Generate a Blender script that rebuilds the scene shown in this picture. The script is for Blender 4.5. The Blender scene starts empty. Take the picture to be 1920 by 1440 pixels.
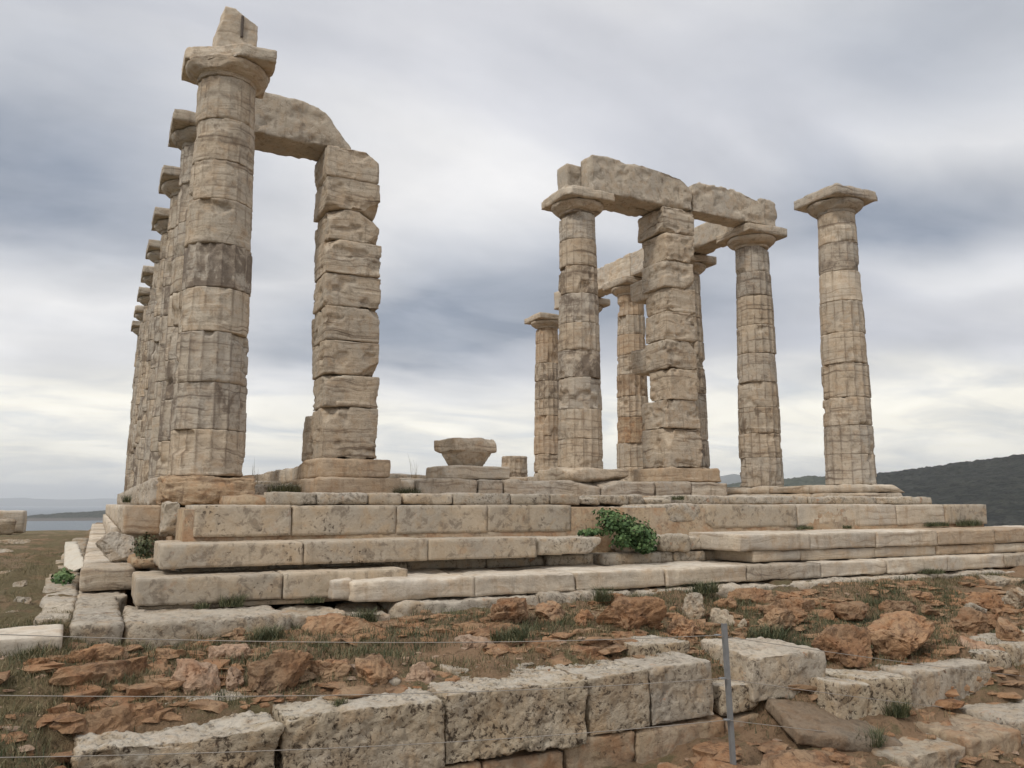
import bpy, math, random
import numpy as np

# ------------------------------------------------------------------ camera, sky, sun, exposure
scene = bpy.context.scene
COL = scene.collection
YAW = math.radians(26.4)
cam_d = bpy.data.cameras.new('camera')
cam_d.lens = 29.12
cam_d.sensor_width = 36.0
cam_d.clip_start = 0.05
cam_d.clip_end = 120000.0
cam = bpy.data.objects.new('camera', cam_d)
COL.objects.link(cam)
cam.location = (-1.316, -11.96, 0.0)
cam.rotation_euler = (math.radians(90) + math.atan(225 / 1553), 0, -YAW)
scene.camera = cam

scene.view_settings.view_transform = 'Standard'
scene.view_settings.look = 'None'
scene.view_settings.gamma = 1.0
scene.view_settings.use_curve_mapping = False
scene.view_settings.exposure = 0.16

SUN_EL, SUN_AZ = math.radians(46), math.radians(246)      # azimuth clockwise from +Y
sun_d = bpy.data.lights.new('sun', 'SUN')
sun_d.energy = 1.5
sun_d.angle = math.radians(10)
sun_d.color = (1.0, 0.95, 0.87)
sun = bpy.data.objects.new('sun', sun_d)
COL.objects.link(sun)
sun.rotation_euler = (math.pi / 2 - SUN_EL, 0, math.pi - SUN_AZ)
sun.location = (-10, -20, 30)


class NT:
    """small node-tree writer"""

    def __init__(self, tree):
        self.t = tree
        self.n = tree.nodes
        self.l = tree.links

    def add(self, kind, **kw):
        nd = self.n.new(kind)
        for k, v in kw.items():
            setattr(nd, k, v)
        return nd

    def put(self, sock, v):
        if v is None:
            return
        if hasattr(v, 'is_output') or isinstance(v, bpy.types.NodeSocket):
            self.l.new(v, sock)
        elif isinstance(v, (tuple, list)) and len(v) == 3 and sock.type == 'RGBA':
            sock.default_value = (*v, 1)
        else:
            sock.default_value = v

    def math(self, op, a, b=None, c=None, clamp=False):
        nd = self.add('ShaderNodeMath', operation=op, use_clamp=clamp)
        self.put(nd.inputs[0], a)
        self.put(nd.inputs[1], b)
        self.put(nd.inputs[2], c)
        return nd.outputs[0]

    def vmath(self, op, a, b=None):
        nd = self.add('ShaderNodeVectorMath', operation=op)
        self.put(nd.inputs[0], a)
        self.put(nd.inputs[1], b)
        return nd.outputs[0]

    def noise(self, vec, scale, detail=4, rough=0.55, dist=0.0, dim='3D'):
        nd = self.add('ShaderNodeTexNoise', noise_dimensions=dim)
        self.put(nd.inputs['Vector'], vec)
        nd.inputs['Scale'].default_value = scale
        nd.inputs['Detail'].default_value = detail
        nd.inputs['Roughness'].default_value = rough
        nd.inputs['Distortion'].default_value = dist
        return nd.outputs[0]

    def voro(self, vec, scale, feature='F1'):
        nd = self.add('ShaderNodeTexVoronoi', feature=feature)
        self.put(nd.inputs['Vector'], vec)
        nd.inputs['Scale'].default_value = scale
        return nd.outputs[0]

    def ss(self, v, a, b):
        nd = self.add('ShaderNodeMapRange', interpolation_type='SMOOTHSTEP')
        self.put(nd.inputs[0], v)
        self.put(nd.inputs[1], a)
        self.put(nd.inputs[2], b)
        return nd.outputs[0]

    def ramp(self, f, stops):
        nd = self.add('ShaderNodeValToRGB')
        cr = nd.color_ramp
        while len(cr.elements) < len(stops):
            cr.elements.new(0.5)
        for e, (p, c) in zip(cr.elements, stops):
            e.position = p
            e.color = (*c, 1)
        self.put(nd.inputs[0], f)
        return nd.outputs[0]

    def mix(self, f, a, b, mode='MIX'):
        nd = self.add('ShaderNodeMix', data_type='RGBA', blend_type=mode)
        self.put(nd.inputs[0], f)
        self.put(nd.inputs[6], a)
        self.put(nd.inputs[7], b)
        return nd.outputs[2]

    def sep(self, v):
        nd = self.add('ShaderNodeSeparateXYZ')
        self.put(nd.inputs[0], v)
        return nd.outputs

    def comb(self, x, y, z):
        nd = self.add('ShaderNodeCombineXYZ')
        for i, q in enumerate((x, y, z)):
            self.put(nd.inputs[i], q)
        return nd.outputs[0]


world = bpy.data.worlds.new('World')
scene.world = world
world.use_nodes = True
world.node_tree.nodes.clear()
W = NT(world.node_tree)
sky = W.add('ShaderNodeTexSky', sky_type='NISHITA')
sky.sun_disc = False
sky.sun_elevation = SUN_EL
sky.sun_rotation = SUN_AZ
sky.air_density = 1.0
sky.dust_density = 2.0
gdir = W.add('ShaderNodeTexCoord').outputs['Generated']
dx, dy, dz = W.sep(gdir)
el = W.math('MULTIPLY', W.math('ARCSINE', dz), 57.2958)
az = W.math('SUBTRACT', W.math('MULTIPLY', W.math('ARCTAN2', dx, dy), 57.2958), 26.4)
# cloud deck: a level sheet of cloud seen in perspective
den = W.math('ADD', W.math('MAXIMUM', dz, 0.0), 0.16)
deck = W.comb(W.math('DIVIDE', dx, den), W.math('DIVIDE', dy, den), 0.0)
rot = W.add('ShaderNodeMapping')
rot.inputs['Rotation'].default_value = (0, 0, math.radians(38))
rot.inputs['Scale'].default_value = (0.62, 1.0, 1.0)
rot.inputs['Location'].default_value = (3.1, 1.7, 0.0)
W.put(rot.inputs['Vector'], deck)
streak = W.noise(rot.outputs[0], 0.85, 8, 0.5, 0.35)
broad = W.noise(deck, 0.55, 3, 0.45, 0.2)
wisp = W.noise(rot.outputs[0], 2.6, 9, 0.56, 0.5)
wx = W.math('MULTIPLY', W.math('SUBTRACT', W.noise(deck, 0.9, 6, 0.5, 0.3), 0.5), 30.0)
wy = W.math('MULTIPLY', W.math('SUBTRACT', streak, 0.5), 14.0)
azw, elw = W.math('ADD', az, wx), W.math('ADD', el, wy)


def mass(a0, el0, wa, wlo, whi):
    """one bank of heavier cloud: ragged, sharper below than above"""
    u = W.math('DIVIDE', W.math('SUBTRACT', azw, a0), wa)
    v = W.math('SUBTRACT', elw, el0)
    v = W.math('DIVIDE', v, W.math('ADD', wlo, W.math('MULTIPLY', W.math('GREATER_THAN', v, 0.0), whi - wlo)))
    return W.math('EXPONENT', W.math('MULTIPLY', W.math('ADD', W.math('MULTIPLY', u, u), W.math('MULTIPLY', v, v)), -1.0))


band = mass(-2.0, 12.0, 20.0, 2.6, 7.0)
for q in ((-32.0, 19.0, 17.0, 4.0, 9.0), (31.0, 28.0, 15.0, 6.0, 9.0), (24.0, 17.0, 13.0, 3.0, 5.0), (80.0, 24.0, 28.0, 6.0, 12.0), (-85.0, 26.0, 26.0, 6.0, 12.0), (140.0, 18.0, 30.0, 5.0, 10.0), (-145.0, 20.0, 30.0, 5.0, 10.0)):
    band = W.math('MAXIMUM', band, W.math('MULTIPLY', mass(*q), 0.52 if q[0] == 31.0 else 0.82))
bright = W.ramp(W.math('ADD', W.math('MULTIPLY', streak, 0.7), W.math('MULTIPLY', broad, 0.3)),
                [(0.36, (5.2, 5.35, 5.85)), (0.45, (6.8, 6.85, 7.2)), (0.52, (8.2, 8.15, 8.2)), (0.60, (9.8, 9.6, 9.4))])
dark = W.mix(W.ss(wisp, 0.3, 0.7), (2.25, 2.65, 3.4), (3.6, 3.95, 4.6))
cloud = W.mix(W.math('MULTIPLY', band, 1.3, clamp=True), bright, dark)
low = W.ramp(wisp, [(0.30, (7.0, 7.2, 7.2)), (0.44, (9.2, 9.0, 8.3)), (0.58, (11.4, 10.9, 9.5))])
cloud = W.mix(W.ss(W.math('ADD', el, W.math('MULTIPLY', W.math('SUBTRACT', streak, 0.5), 8.0)), 9.5, 5.0), cloud, low)
puff = W.noise(deck, 1.7, 8, 0.52, 0.3)
pf = W.math('ADD', 0.90, W.math('MULTIPLY', W.ss(puff, 0.25, 0.75), 0.20))
cloud = W.mix(1.0, cloud, W.comb(pf, pf, pf), 'MULTIPLY')
skyc = W.mix(0.96, sky.outputs[0], cloud)
bg = W.add('ShaderNodeBackground')
W.put(bg.inputs['Color'], skyc)
bg.inputs['Strength'].default_value = 0.1
wo = W.add('ShaderNodeOutputWorld')
W.l.new(bg.outputs[0], wo.inputs['Surface'])


# ------------------------------------------------------------------ noise on numpy arrays
def _h(i, j, k, s):
    h = (i * np.uint32(374761393) + j * np.uint32(668265263) + k * np.uint32(2147483647) + np.uint32(s) * np.uint32(974634521))
    h = (h ^ (h >> np.uint32(13))) * np.uint32(1274126177)
    h = (h ^ (h >> np.uint32(16))) * np.uint32(2246822519)
    return ((h ^ (h >> np.uint32(15))) & np.uint32(0xffff)).astype(np.float32) / 32767.5 - 1.0


def vn(P, s=0):
    """value noise, -1..1"""
    F = np.floor(P)
    I = F.astype(np.int64).astype(np.uint32)
    t = (P - F).astype(np.float32)
    t = t * t * t * (t * (t * 6 - 15) + 10)
    x, y, z = t[:, 0], t[:, 1], t[:, 2]
    i, j, k = I[:, 0], I[:, 1], I[:, 2]
    o = np.uint32(1)
    a = _h(i, j, k, s) * (1 - x) + _h(i + o, j, k, s) * x
    b = _h(i, j + o, k, s) * (1 - x) + _h(i + o, j + o, k, s) * x
    c = _h(i, j, k + o, s) * (1 - x) + _h(i + o, j, k + o, s) * x
    d = _h(i, j + o, k + o, s) * (1 - x) + _h(i + o, j + o, k + o, s) * x
    return (a * (1 - y) + b * y) * (1 - z) + (c * (1 - y) + d * y) * z


def fbm(P, f=1.0, o=3, s=0, g=0.5):
    f = np.asarray(f, float)
    r = 0
    a = 1.0
    for q in range(o):
        r = r + a * vn(P * f + 17.3 * q + 3.1 * s, s + q * 7)
        f = f * 2.03
        a *= g
    return r


def sst(a, b, x):
    t = np.clip((x - a) / (b - a), 0, 1)
    return t * t * (3 - 2 * t)


# ------------------------------------------------------------------ objects
def tag(o, label=None, cat=None, group=None, kind=None):
    if label:
        o['label'] = label
    if cat:
        o['category'] = cat
    if group:
        o['group'] = group
    if kind or cat:
        o['kind'] = kind or 'thing'
    return o


def empty(name, loc=(0, 0, 0)):
    o = bpy.data.objects.new(name, None)
    o.empty_display_size = 0.2
    o.location = loc
    COL.objects.link(o)
    return o


def mesh_from(name, V, quads=None, tris=None, smooth=True):
    me = bpy.data.meshes.new(name)
    V = np.ascontiguousarray(V, dtype=np.float32)
    nq = 0 if quads is None else len(quads)
    nt = 0 if tris is None else len(tris)
    me.vertices.add(len(V))
    me.vertices.foreach_set('co', V.ravel())
    parts = []
    if nq:
        parts.append(np.asarray(quads, dtype=np.int32).ravel())
    if nt:
        parts.append(np.asarray(tris, dtype=np.int32).ravel())
    idx = np.concatenate(parts)
    me.loops.add(len(idx))
    me.loops.foreach_set('vertex_index', idx)
    me.polygons.add(nq + nt)
    st = np.concatenate([np.arange(nq) * 4, nq * 4 + np.arange(nt) * 3]).astype(np.int32)
    me.polygons.foreach_set('loop_start', st)
    me.polygons.foreach_set('use_smooth', np.full(nq + nt, smooth))
    me.update(calc_edges=True)
    return me


def obj(name, me, mat, parent=None, loc=(0, 0, 0), rot=(0, 0, 0)):
    o = bpy.data.objects.new(name, me)
    COL.objects.link(o)
    if mat is not None and not me.materials:
        me.materials.append(mat)
    if parent is not None:
        o.parent = parent
        pl = parent.location
        if parent.parent is not None:
            pl = pl + parent.parent.location
        o.location = (loc[0] - pl[0], loc[1] - pl[1], loc[2] - pl[2])
    else:
        o.location = loc
    o.rotation_euler = rot
    return o


_bg = {}


def box_grid(n):
    """welded lattice on the surface of a box: unit coords -1..1, quads"""
    n = tuple(int(max(1, q)) for q in n)
    if n in _bg:
        return _bg[n]
    nx, ny, nz = n
    ids = []
    quads = []

    def face(ax, side):
        a, b = [q for q in range(3) if q != ax]
        A, B = np.meshgrid(np.arange(n[a] + 1), np.arange(n[b] + 1), indexing='ij')
        ijk = np.zeros(A.shape + (3,), int)
        ijk[..., a] = A
        ijk[..., b] = B
        ijk[..., ax] = n[ax] if side else 0
        key = (ijk[..., 0] * (ny + 1) + ijk[..., 1]) * (nz + 1) + ijk[..., 2]
        q = np.stack([key[:-1, :-1], key[1:, :-1], key[1:, 1:], key[:-1, 1:]], -1).reshape(-1, 4)
        flip = (side == 0) ^ (ax == 1)
        if flip:
            q = q[:, ::-1]
        quads.append(q)

    for ax in range(3):
        for side in (0, 1):
            face(ax, side)
    Q = np.concatenate(quads)
    u, inv = np.unique(Q.ravel(), return_inverse=True)
    k = u % (nz + 1)
    j = (u // (nz + 1)) % (ny + 1)
    i = u // ((nz + 1) * (ny + 1))
    V = np.stack([i / nx, j / ny, k / nz], -1) * 2 - 1
    _bg[n] = (V, inv.reshape(-1, 4))
    return _bg[n]


def stone(dims, res, seed, r=0.018, rough=0.004, wave=0.008, strat=0.0, pits=0.0, pitf=16.0, cuts=(), warpf=2.0, edge=1.0, notch=0.0, bite=0.0):
    """weathered block: rounded and chipped edges, worn faces, pits, broken corners. Origin in the middle of its base."""
    h = np.array(dims, float) / 2
    n = np.clip(np.round(2 * h / (res * 1.36)), 2, 400)
    U, Q = box_grid(n)
    P = U * h
    off = np.array([seed * 1.37 % 91, seed * 2.71 % 83, seed * 0.77 % 97])
    D = P + off
    e = 0.35 + 1.3 * np.clip(0.35 + 0.8 * fbm(D, 3.2, 3, 11), 0, 2.2) * edge
    chip = np.clip(fbm(D, 1.7, 2, 23) - 0.42, 0, 1) * 6 * edge
    rr = np.minimum(r * (e + chip), h.min() * 0.85)[:, None]
    q = np.clip(P, -(h - rr), h - rr)
    N = P - q
    L = np.linalg.norm(N, axis=1, keepdims=True) + 1e-9
    N = N / L
    P = q + N * rr
    disp = wave * fbm(D, warpf, 2, 5) + rough * fbm(D, 14, 3, 9, 0.6)
    if strat:
        S = np.stack([D[:, 0] * 1.3, D[:, 1] * 1.3, D[:, 2] * 26 + 1.8 * vn(D * 2.2, 3)], 1)
        disp = disp - strat * np.abs(fbm(S, 1.0, 3, 31)) * (np.abs(N[:, 2]) < 0.75)
    if pits:
        p1 = sst(0.30, 0.50, fbm(D, (pitf, pitf, pitf * 1.2), 2, 41))
        p2 = sst(0.26, 0.46, fbm(D, pitf * 2.2, 2, 43))
        p3 = sst(0.15, 0.5, fbm(D, pitf * 4.1, 1, 45))
        dens = sst(-0.25, 0.55, fbm(D, 2.0, 2, 47))
        disp = disp - pits * (0.8 * p1 * dens + 0.5 * p2 * (0.25 + 0.75 * dens) + 0.22 * p3)
    if notch:
        disp = disp - notch * sst(0.25, 0.7, fbm(D, 3.1, 3, 53))
    if bite:
        disp = disp - bite * sst(0.42, 0.56, fbm(D, (3.4, 3.4, 4.6), 3, 71))
    P = P + N * disp[:, None]
    for (cx, cy, cz, c) in cuts:                       # broken-off corners: normal in units of the box, distance 0..1
        nn = np.array([cx, cy, cz], float) / h
        w = (P @ nn)
        m = np.linalg.norm(nn)
        ex = w - c + 0.05 * fbm(P + off, 5, 3, 61) * m * 0.35
        P = P - np.clip(ex, 0, None)[:, None] * (nn / m ** 2)[None]
    P[:, 2] += h[2]
    return P, Q


def rock(dims, res, seed, facets=13, rough=0.02, strat=0.0, pits=0.0):
    """broken natural rock: an uneven body sliced by random planes; origin in the middle of its base"""
    rng = np.random.default_rng(seed)
    h = np.array(dims, float) / 2
    n = np.clip(np.round(2 * h / res), 5, 90)
    U, Q = box_grid(n)
    L = np.linalg.norm(U, axis=1, keepdims=True)
    S = U / L * (0.45 * L + 0.62)
    S *= (1 + 0.16 * fbm(U + seed * 3.3, 1.1, 2, seed % 50))[:, None]
    for _ in range(facets):
        v = rng.normal(size=3)
        v[2] *= 0.85
        v /= np.linalg.norm(v)
        c = rng.uniform(0.58, 0.86)
        S = S - np.clip(S @ v - c, 0, None)[:, None] * v
    S /= np.abs(S).max(0)
    P = S * h
    N = S / (np.linalg.norm(S, axis=1, keepdims=True) + 1e-9)
    D = P + seed * 1.91 % 77
    sc = max(0.35, h.mean() * 2)
    disp = rough * sc * (fbm(D, 4 / sc, 3, 7) * 0.5) + 0.009 * fbm(D, 15, 3, 9, 0.65)
    disp -= rough * sc * 1.2 * sst(0.22, 0.5, fbm(D, 7 / sc, 3, 19))
    disp -= 0.018 * (1 - sst(0.0, 0.10, np.abs(fbm(D, 5.5, 3, 27)))) * sst(-0.1, 0.4, fbm(D, 2.5, 2, 29))
    if strat:
        T = np.stack([D[:, 0] * 2, D[:, 1] * 2, D[:, 2] * 26 + 2 * vn(D * 3, 3)], 1)
        disp -= strat * np.abs(fbm(T, 1.0, 3, 31))
    if pits:
        disp -= pits * sst(0.25, 0.6, fbm(D, 18, 2, 41))
    P = P + N * disp[:, None]
    P[:, 2] += h[2]
    return P, Q


# ------------------------------------------------------------------ materials
def new_mat(name):
    m = bpy.data.materials.new(name)
    m.use_nodes = True
    m.node_tree.nodes.clear()
    t = NT(m.node_tree)
    out = t.add('ShaderNodeOutputMaterial')
    b = t.add('ShaderNodeBsdfPrincipled')
    t.l.new(b.outputs[0], out.inputs['Surface'])
    b.inputs['Roughness'].default_value = 0.9
    b.inputs['Specular IOR Level'].default_value = 0.25
    return m, t, b


def scaled(t, vec, s):
    return t.vmath('MULTIPLY', vec, s)


def bump(t, b, h, strength, dist):
    nd = t.add('ShaderNodeBump')
    nd.inputs['Strength'].default_value = strength
    nd.inputs['Distance'].default_value = dist
    t.put(nd.inputs['Height'], h)
    t.l.new(nd.outputs[0], b.inputs['Normal'])


def stone_mat(name, base, warm, grey, dark, pale, band=0.5, stain=0.55, pale_amt=0.35, pit=0.0, lichen=0.0, soil=None, bands=(0.7, 0.7, 19.0), bumpd=0.006, rnd=0.11, fine=0.5, mottle=None, top_pale=0.0):
    m, t, b = new_mat(name)
    pos = t.add('ShaderNodeNewGeometry').outputs['Position']
    oi = t.add('ShaderNodeObjectInfo').outputs['Random']
    p = t.vmath('ADD', pos, t.comb(t.math('MULTIPLY', oi, 37.0), t.math('MULTIPLY', oi, 13.0), t.math('MULTIPLY', oi, 5.0)))
    big = t.noise(p, 1.3, 4, 0.55)
    med = t.noise(p, 5.0, 6, 0.62, 0.4)
    fin = t.noise(p, 38.0, 5, 0.65)
    grit = t.noise(p, 160.0, 3, 0.6)
    warp = t.noise(p, 1.6, 2)
    bz = t.vmath('ADD', scaled(t, p, bands), t.comb(0.0, 0.0, t.math('MULTIPLY', warp, 4.0)))
    bnd = t.noise(bz, 1.0, 5, 0.6, 0.3)
    c = t.mix(t.ss(big, 0.35, 0.65), base, grey)
    c = t.mix(t.math('MULTIPLY', t.ss(med, 0.45, 0.68), 0.7), c, warm)
    c = t.mix(t.math('MULTIPLY', t.ss(bnd, 0.47, 0.30), band), c, dark)
    c = t.mix(t.math('MULTIPLY', t.ss(bnd, 0.56, 0.72), band * 0.9), c, pale)
    st = t.noise(t.vmath('ADD', scaled(t, p, (1.0, 1.0, 0.75)), (9.0, 4.0, 2.0)), 3.3, 8, 0.68, 0.6)
    att = t.add('ShaderNodeAttribute', attribute_type='OBJECT', attribute_name='stain').outputs['Fac']
    thr = t.math('SUBTRACT', 0.62, t.math('MULTIPLY', att, 0.16))
    c = t.mix(t.math('MULTIPLY', t.ss(st, thr, t.math('ADD', thr, 0.1)), stain), c, dark)
    run = t.noise(t.vmath('MULTIPLY', p, (9.0, 9.0, 0.7)), 1.0, 5, 0.6, 0.2)
    c = t.mix(t.math('MULTIPLY', t.ss(run, 0.56, 0.70), 0.38), c, dark)
    ar = t.add('ShaderNodeAttribute', attribute_name='grime').outputs['Fac']
    c = t.mix(t.math('MULTIPLY', ar, t.ss(t.noise(p, 3.0, 5, 0.65), 0.38, 0.56)), c, dark)
    ps = t.noise(t.vmath('ADD', p, (31.0, 2.0, 7.0)), 2.4, 7, 0.7, 0.3)
    c = t.mix(t.math('MULTIPLY', t.ss(ps, 0.56, 0.70), pale_amt), c, pale)
    c = t.mix(fine, c, t.mix(fin, (0.22, 0.2, 0.18), (0.98, 0.95, 0.9)), 'SOFT_LIGHT')
    if soil:
        sn = t.noise(t.vmath('ADD', p, (1.0, 11.0, 28.0)), 2.1, 6, 0.65, 0.3)
        c = t.mix(t.math('MULTIPLY', t.ss(sn, 0.48, 0.64), 0.6), c, soil)
    if mottle:
        ma, mb, mc = mottle
        mn = t.noise(t.vmath('ADD', p, (5.0, 9.0, 17.0)), ma, 7, 0.72, 0.5)
        mw = t.noise(t.vmath('ADD', p, (15.0, 29.0, 7.0)), 1.7, 4, 0.6)
        mth = t.math('ADD', 0.37, t.math('MULTIPLY', mw, 0.28))
        ms = 0.11
        c = t.mix(t.math('MULTIPLY', t.ss(mn, mth, t.math('ADD', mth, ms)), mb), c, mc)
    if pit:
        hol = t.ss(t.noise(p, 26.0, 3, 0.5, 0.2), 0.60, 0.69)
        hol2 = t.math('MULTIPLY', hol, t.ss(t.noise(p, 2.3, 4), 0.47, 0.64))
        c = t.mix(t.math('MULTIPLY', hol2, pit), c, (dark[0] * 0.55, dark[1] * 0.55, dark[2] * 0.55))
    if lichen:
        ln = t.noise(t.vmath('ADD', p, (3.0, 21.0, 8.0)), 7.0, 7, 0.7, 0.5)
        c = t.mix(t.math('MULTIPLY', t.ss(ln, 0.60, 0.70), lichen), c, (0.42, 0.155, 0.05))
    if top_pale:                                        # paler towards upward faces, broken up by noise
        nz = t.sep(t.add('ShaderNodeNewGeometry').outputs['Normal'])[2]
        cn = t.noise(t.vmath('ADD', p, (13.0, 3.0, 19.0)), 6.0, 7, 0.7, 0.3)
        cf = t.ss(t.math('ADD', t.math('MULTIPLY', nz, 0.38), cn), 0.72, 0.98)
        c = t.mix(t.math('MULTIPLY', cf, top_pale), c, t.mix(fin, pale, (pale[0] * 1.12, pale[1] * 1.13, pale[2] * 1.16)))
    val = t.math('ADD', 1.0 - rnd / 2, t.math('MULTIPLY', t.math('FRACT', t.math('MULTIPLY', oi, 7.31)), rnd))
    c = t.mix(1.0, c, t.comb(val, val, val), 'MULTIPLY')
    t.put(b.inputs['Base Color'], c)
    hh = t.math('ADD', t.math('MULTIPLY', bnd, 0.9 * band + 0.1), t.math('MULTIPLY', fin, 0.5))
    hh = t.math('ADD', hh, t.math('MULTIPLY', grit, 0.16))
    hh = t.math('ADD', hh, t.math('MULTIPLY', med, 0.5))
    if mottle:
        hh = t.math('SUBTRACT', hh, t.math('MULTIPLY', mn, 1.2))
    if pit:
        hh = t.math('SUBTRACT', hh, t.math('MULTIPLY', hol2, 1.3 * pit))
    bump(t, b, hh, 0.9, bumpd)
    return m


GRIME = (0.135, 0.105, 0.078)
MARBLE = stone_mat('weathered_marble', (0.50, 0.412, 0.312), (0.42, 0.31, 0.21), (0.445, 0.39, 0.318), (0.155, 0.117, 0.085), (0.66, 0.58, 0.47), band=0.85, stain=0.78, bumpd=0.016, mottle=(9.0, 0.35, GRIME))
MARBLE_GREY = stone_mat('grey_marble', (0.46, 0.395, 0.315), (0.41, 0.32, 0.235), (0.425, 0.385, 0.33), (0.145, 0.115, 0.092), (0.62, 0.55, 0.455), band=0.8, stain=0.78, bumpd=0.018, mottle=(9.0, 0.4, GRIME))
MARBLE_PALE = stone_mat('pale_marble', (0.55, 0.465, 0.36), (0.47, 0.35, 0.24), (0.47, 0.42, 0.355), (0.24, 0.185, 0.135), (0.74, 0.67, 0.56), band=0.68, stain=0.45, pale_amt=0.5, bumpd=0.012, mottle=(7.0, 0.22, (0.22, 0.17, 0.12)), top_pale=0.5)
MARBLE_WARM = stone_mat('warm_marble', (0.475, 0.365, 0.255), (0.41, 0.275, 0.17), (0.43, 0.345, 0.26), (0.185, 0.12, 0.072), (0.62, 0.515, 0.385), band=0.65, stain=0.6, bumpd=0.014, mottle=(8.0, 0.3, GRIME))
BROKEN = stone_mat('broken_marble', (0.52, 0.45, 0.36), (0.46, 0.355, 0.255), (0.43, 0.385, 0.325), (0.235, 0.19, 0.145), (0.68, 0.61, 0.51), band=0.15, stain=0.6, pale_amt=0.5, bands=(3, 3, 4), bumpd=0.03, fine=0.6, mottle=(8.0, 0.45, (0.2, 0.16, 0.12)))
FRESH = stone_mat('new_marble', (0.60, 0.55, 0.47), (0.54, 0.47, 0.37), (0.56, 0.53, 0.46), (0.40, 0.35, 0.28), (0.66, 0.62, 0.55), band=0.15, stain=0.3, bumpd=0.004)
ORANGE = stone_mat('ochre_stone', (0.45, 0.315, 0.195), (0.40, 0.225, 0.118), (0.43, 0.33, 0.23), (0.14, 0.082, 0.05), (0.62, 0.48, 0.33), band=0.6, stain=0.85, bumpd=0.025, mottle=(8.0, 0.5, (0.12, 0.075, 0.05)))
POROS = stone_mat('poros_limestone', (0.45, 0.372, 0.28), (0.42, 0.315, 0.21), (0.385, 0.34, 0.28), (0.18, 0.145, 0.108), (0.58, 0.505, 0.40), band=0.2, stain=0.55, pit=0.8, bands=(2, 2, 6), bumpd=0.010, rnd=0.14, mottle=(9.0, 0.6, (0.165, 0.13, 0.097)), lichen=0.18, top_pale=0.3)
POROS_OLD = stone_mat('eroded_poros', (0.45, 0.385, 0.30), (0.42, 0.305, 0.195), (0.395, 0.355, 0.30), (0.145, 0.115, 0.088), (0.63, 0.565, 0.465), band=0.2, stain=0.7, pit=0.8, lichen=0.6, bands=(2, 2, 5), bumpd=0.02, rnd=0.22, mottle=(19.0, 0.65, (0.125, 0.10, 0.074)), top_pale=0.45)
POROS_PIT = stone_mat('pitted_poros', (0.50, 0.42, 0.31), (0.44, 0.31, 0.19), (0.45, 0.385, 0.30), (0.105, 0.083, 0.062), (0.67, 0.62, 0.53), band=0.15, stain=0.75, pale_amt=0.65, pit=0.9, lichen=0.10, bands=(3, 3, 6), bumpd=0.03, fine=0.65, mottle=(22.0, 0.95, (0.085, 0.063, 0.044)), top_pale=0.6, soil=(0.40, 0.295, 0.19))
POROS_SOIL = stone_mat('earth_stained_poros', (0.40, 0.30, 0.195), (0.35, 0.195, 0.105), (0.37, 0.30, 0.225), (0.135, 0.092, 0.06), (0.52, 0.43, 0.31), band=0.15, stain=0.5, pit=0.5, soil=(0.30, 0.16, 0.08), bands=(2, 2, 5), bumpd=0.018, mottle=(11.0, 0.4, (0.13, 0.088, 0.058)))
SLAB = stone_mat('grey_brown_slab', (0.25, 0.19, 0.135), (0.22, 0.145, 0.09), (0.24, 0.2, 0.155), (0.10, 0.075, 0.055), (0.34, 0.28, 0.21), band=0.2, stain=0.6, bands=(4, 4, 8), bumpd=0.025, mottle=(12.0, 0.4, (0.1, 0.075, 0.055)))
REDROCK = stone_mat('red_rock', (0.365, 0.212, 0.118), (0.305, 0.148, 0.073), (0.345, 0.24, 0.155), (0.085, 0.047, 0.031), (0.44, 0.29, 0.185), band=0.4, stain=0.7, pale_amt=0.4, bands=(2, 2, 9), bumpd=0.035, rnd=0.4, fine=0.65, mottle=(10.0, 0.55, (0.10, 0.058, 0.038)))
PALEROCK = stone_mat('pale_rock', (0.45, 0.375, 0.28), (0.40, 0.265, 0.16), (0.40, 0.36, 0.30), (0.15, 0.118, 0.087), (0.63, 0.565, 0.465), band=0.25, stain=0.65, pale_amt=0.5, bands=(2, 2, 7), bumpd=0.025, fine=0.6, mottle=(12.0, 0.55, (0.14, 0.11, 0.08)))
PINKROCK = stone_mat('pinkish_rock', (0.44, 0.305, 0.215), (0.37, 0.20, 0.115), (0.40, 0.305, 0.235), (0.15, 0.097, 0.068), (0.58, 0.475, 0.375), band=0.25, stain=0.6, pale_amt=0.5, bands=(2, 2, 7), bumpd=0.025, fine=0.6, mottle=(11.0, 0.5, (0.14, 0.095, 0.065)))


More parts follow.
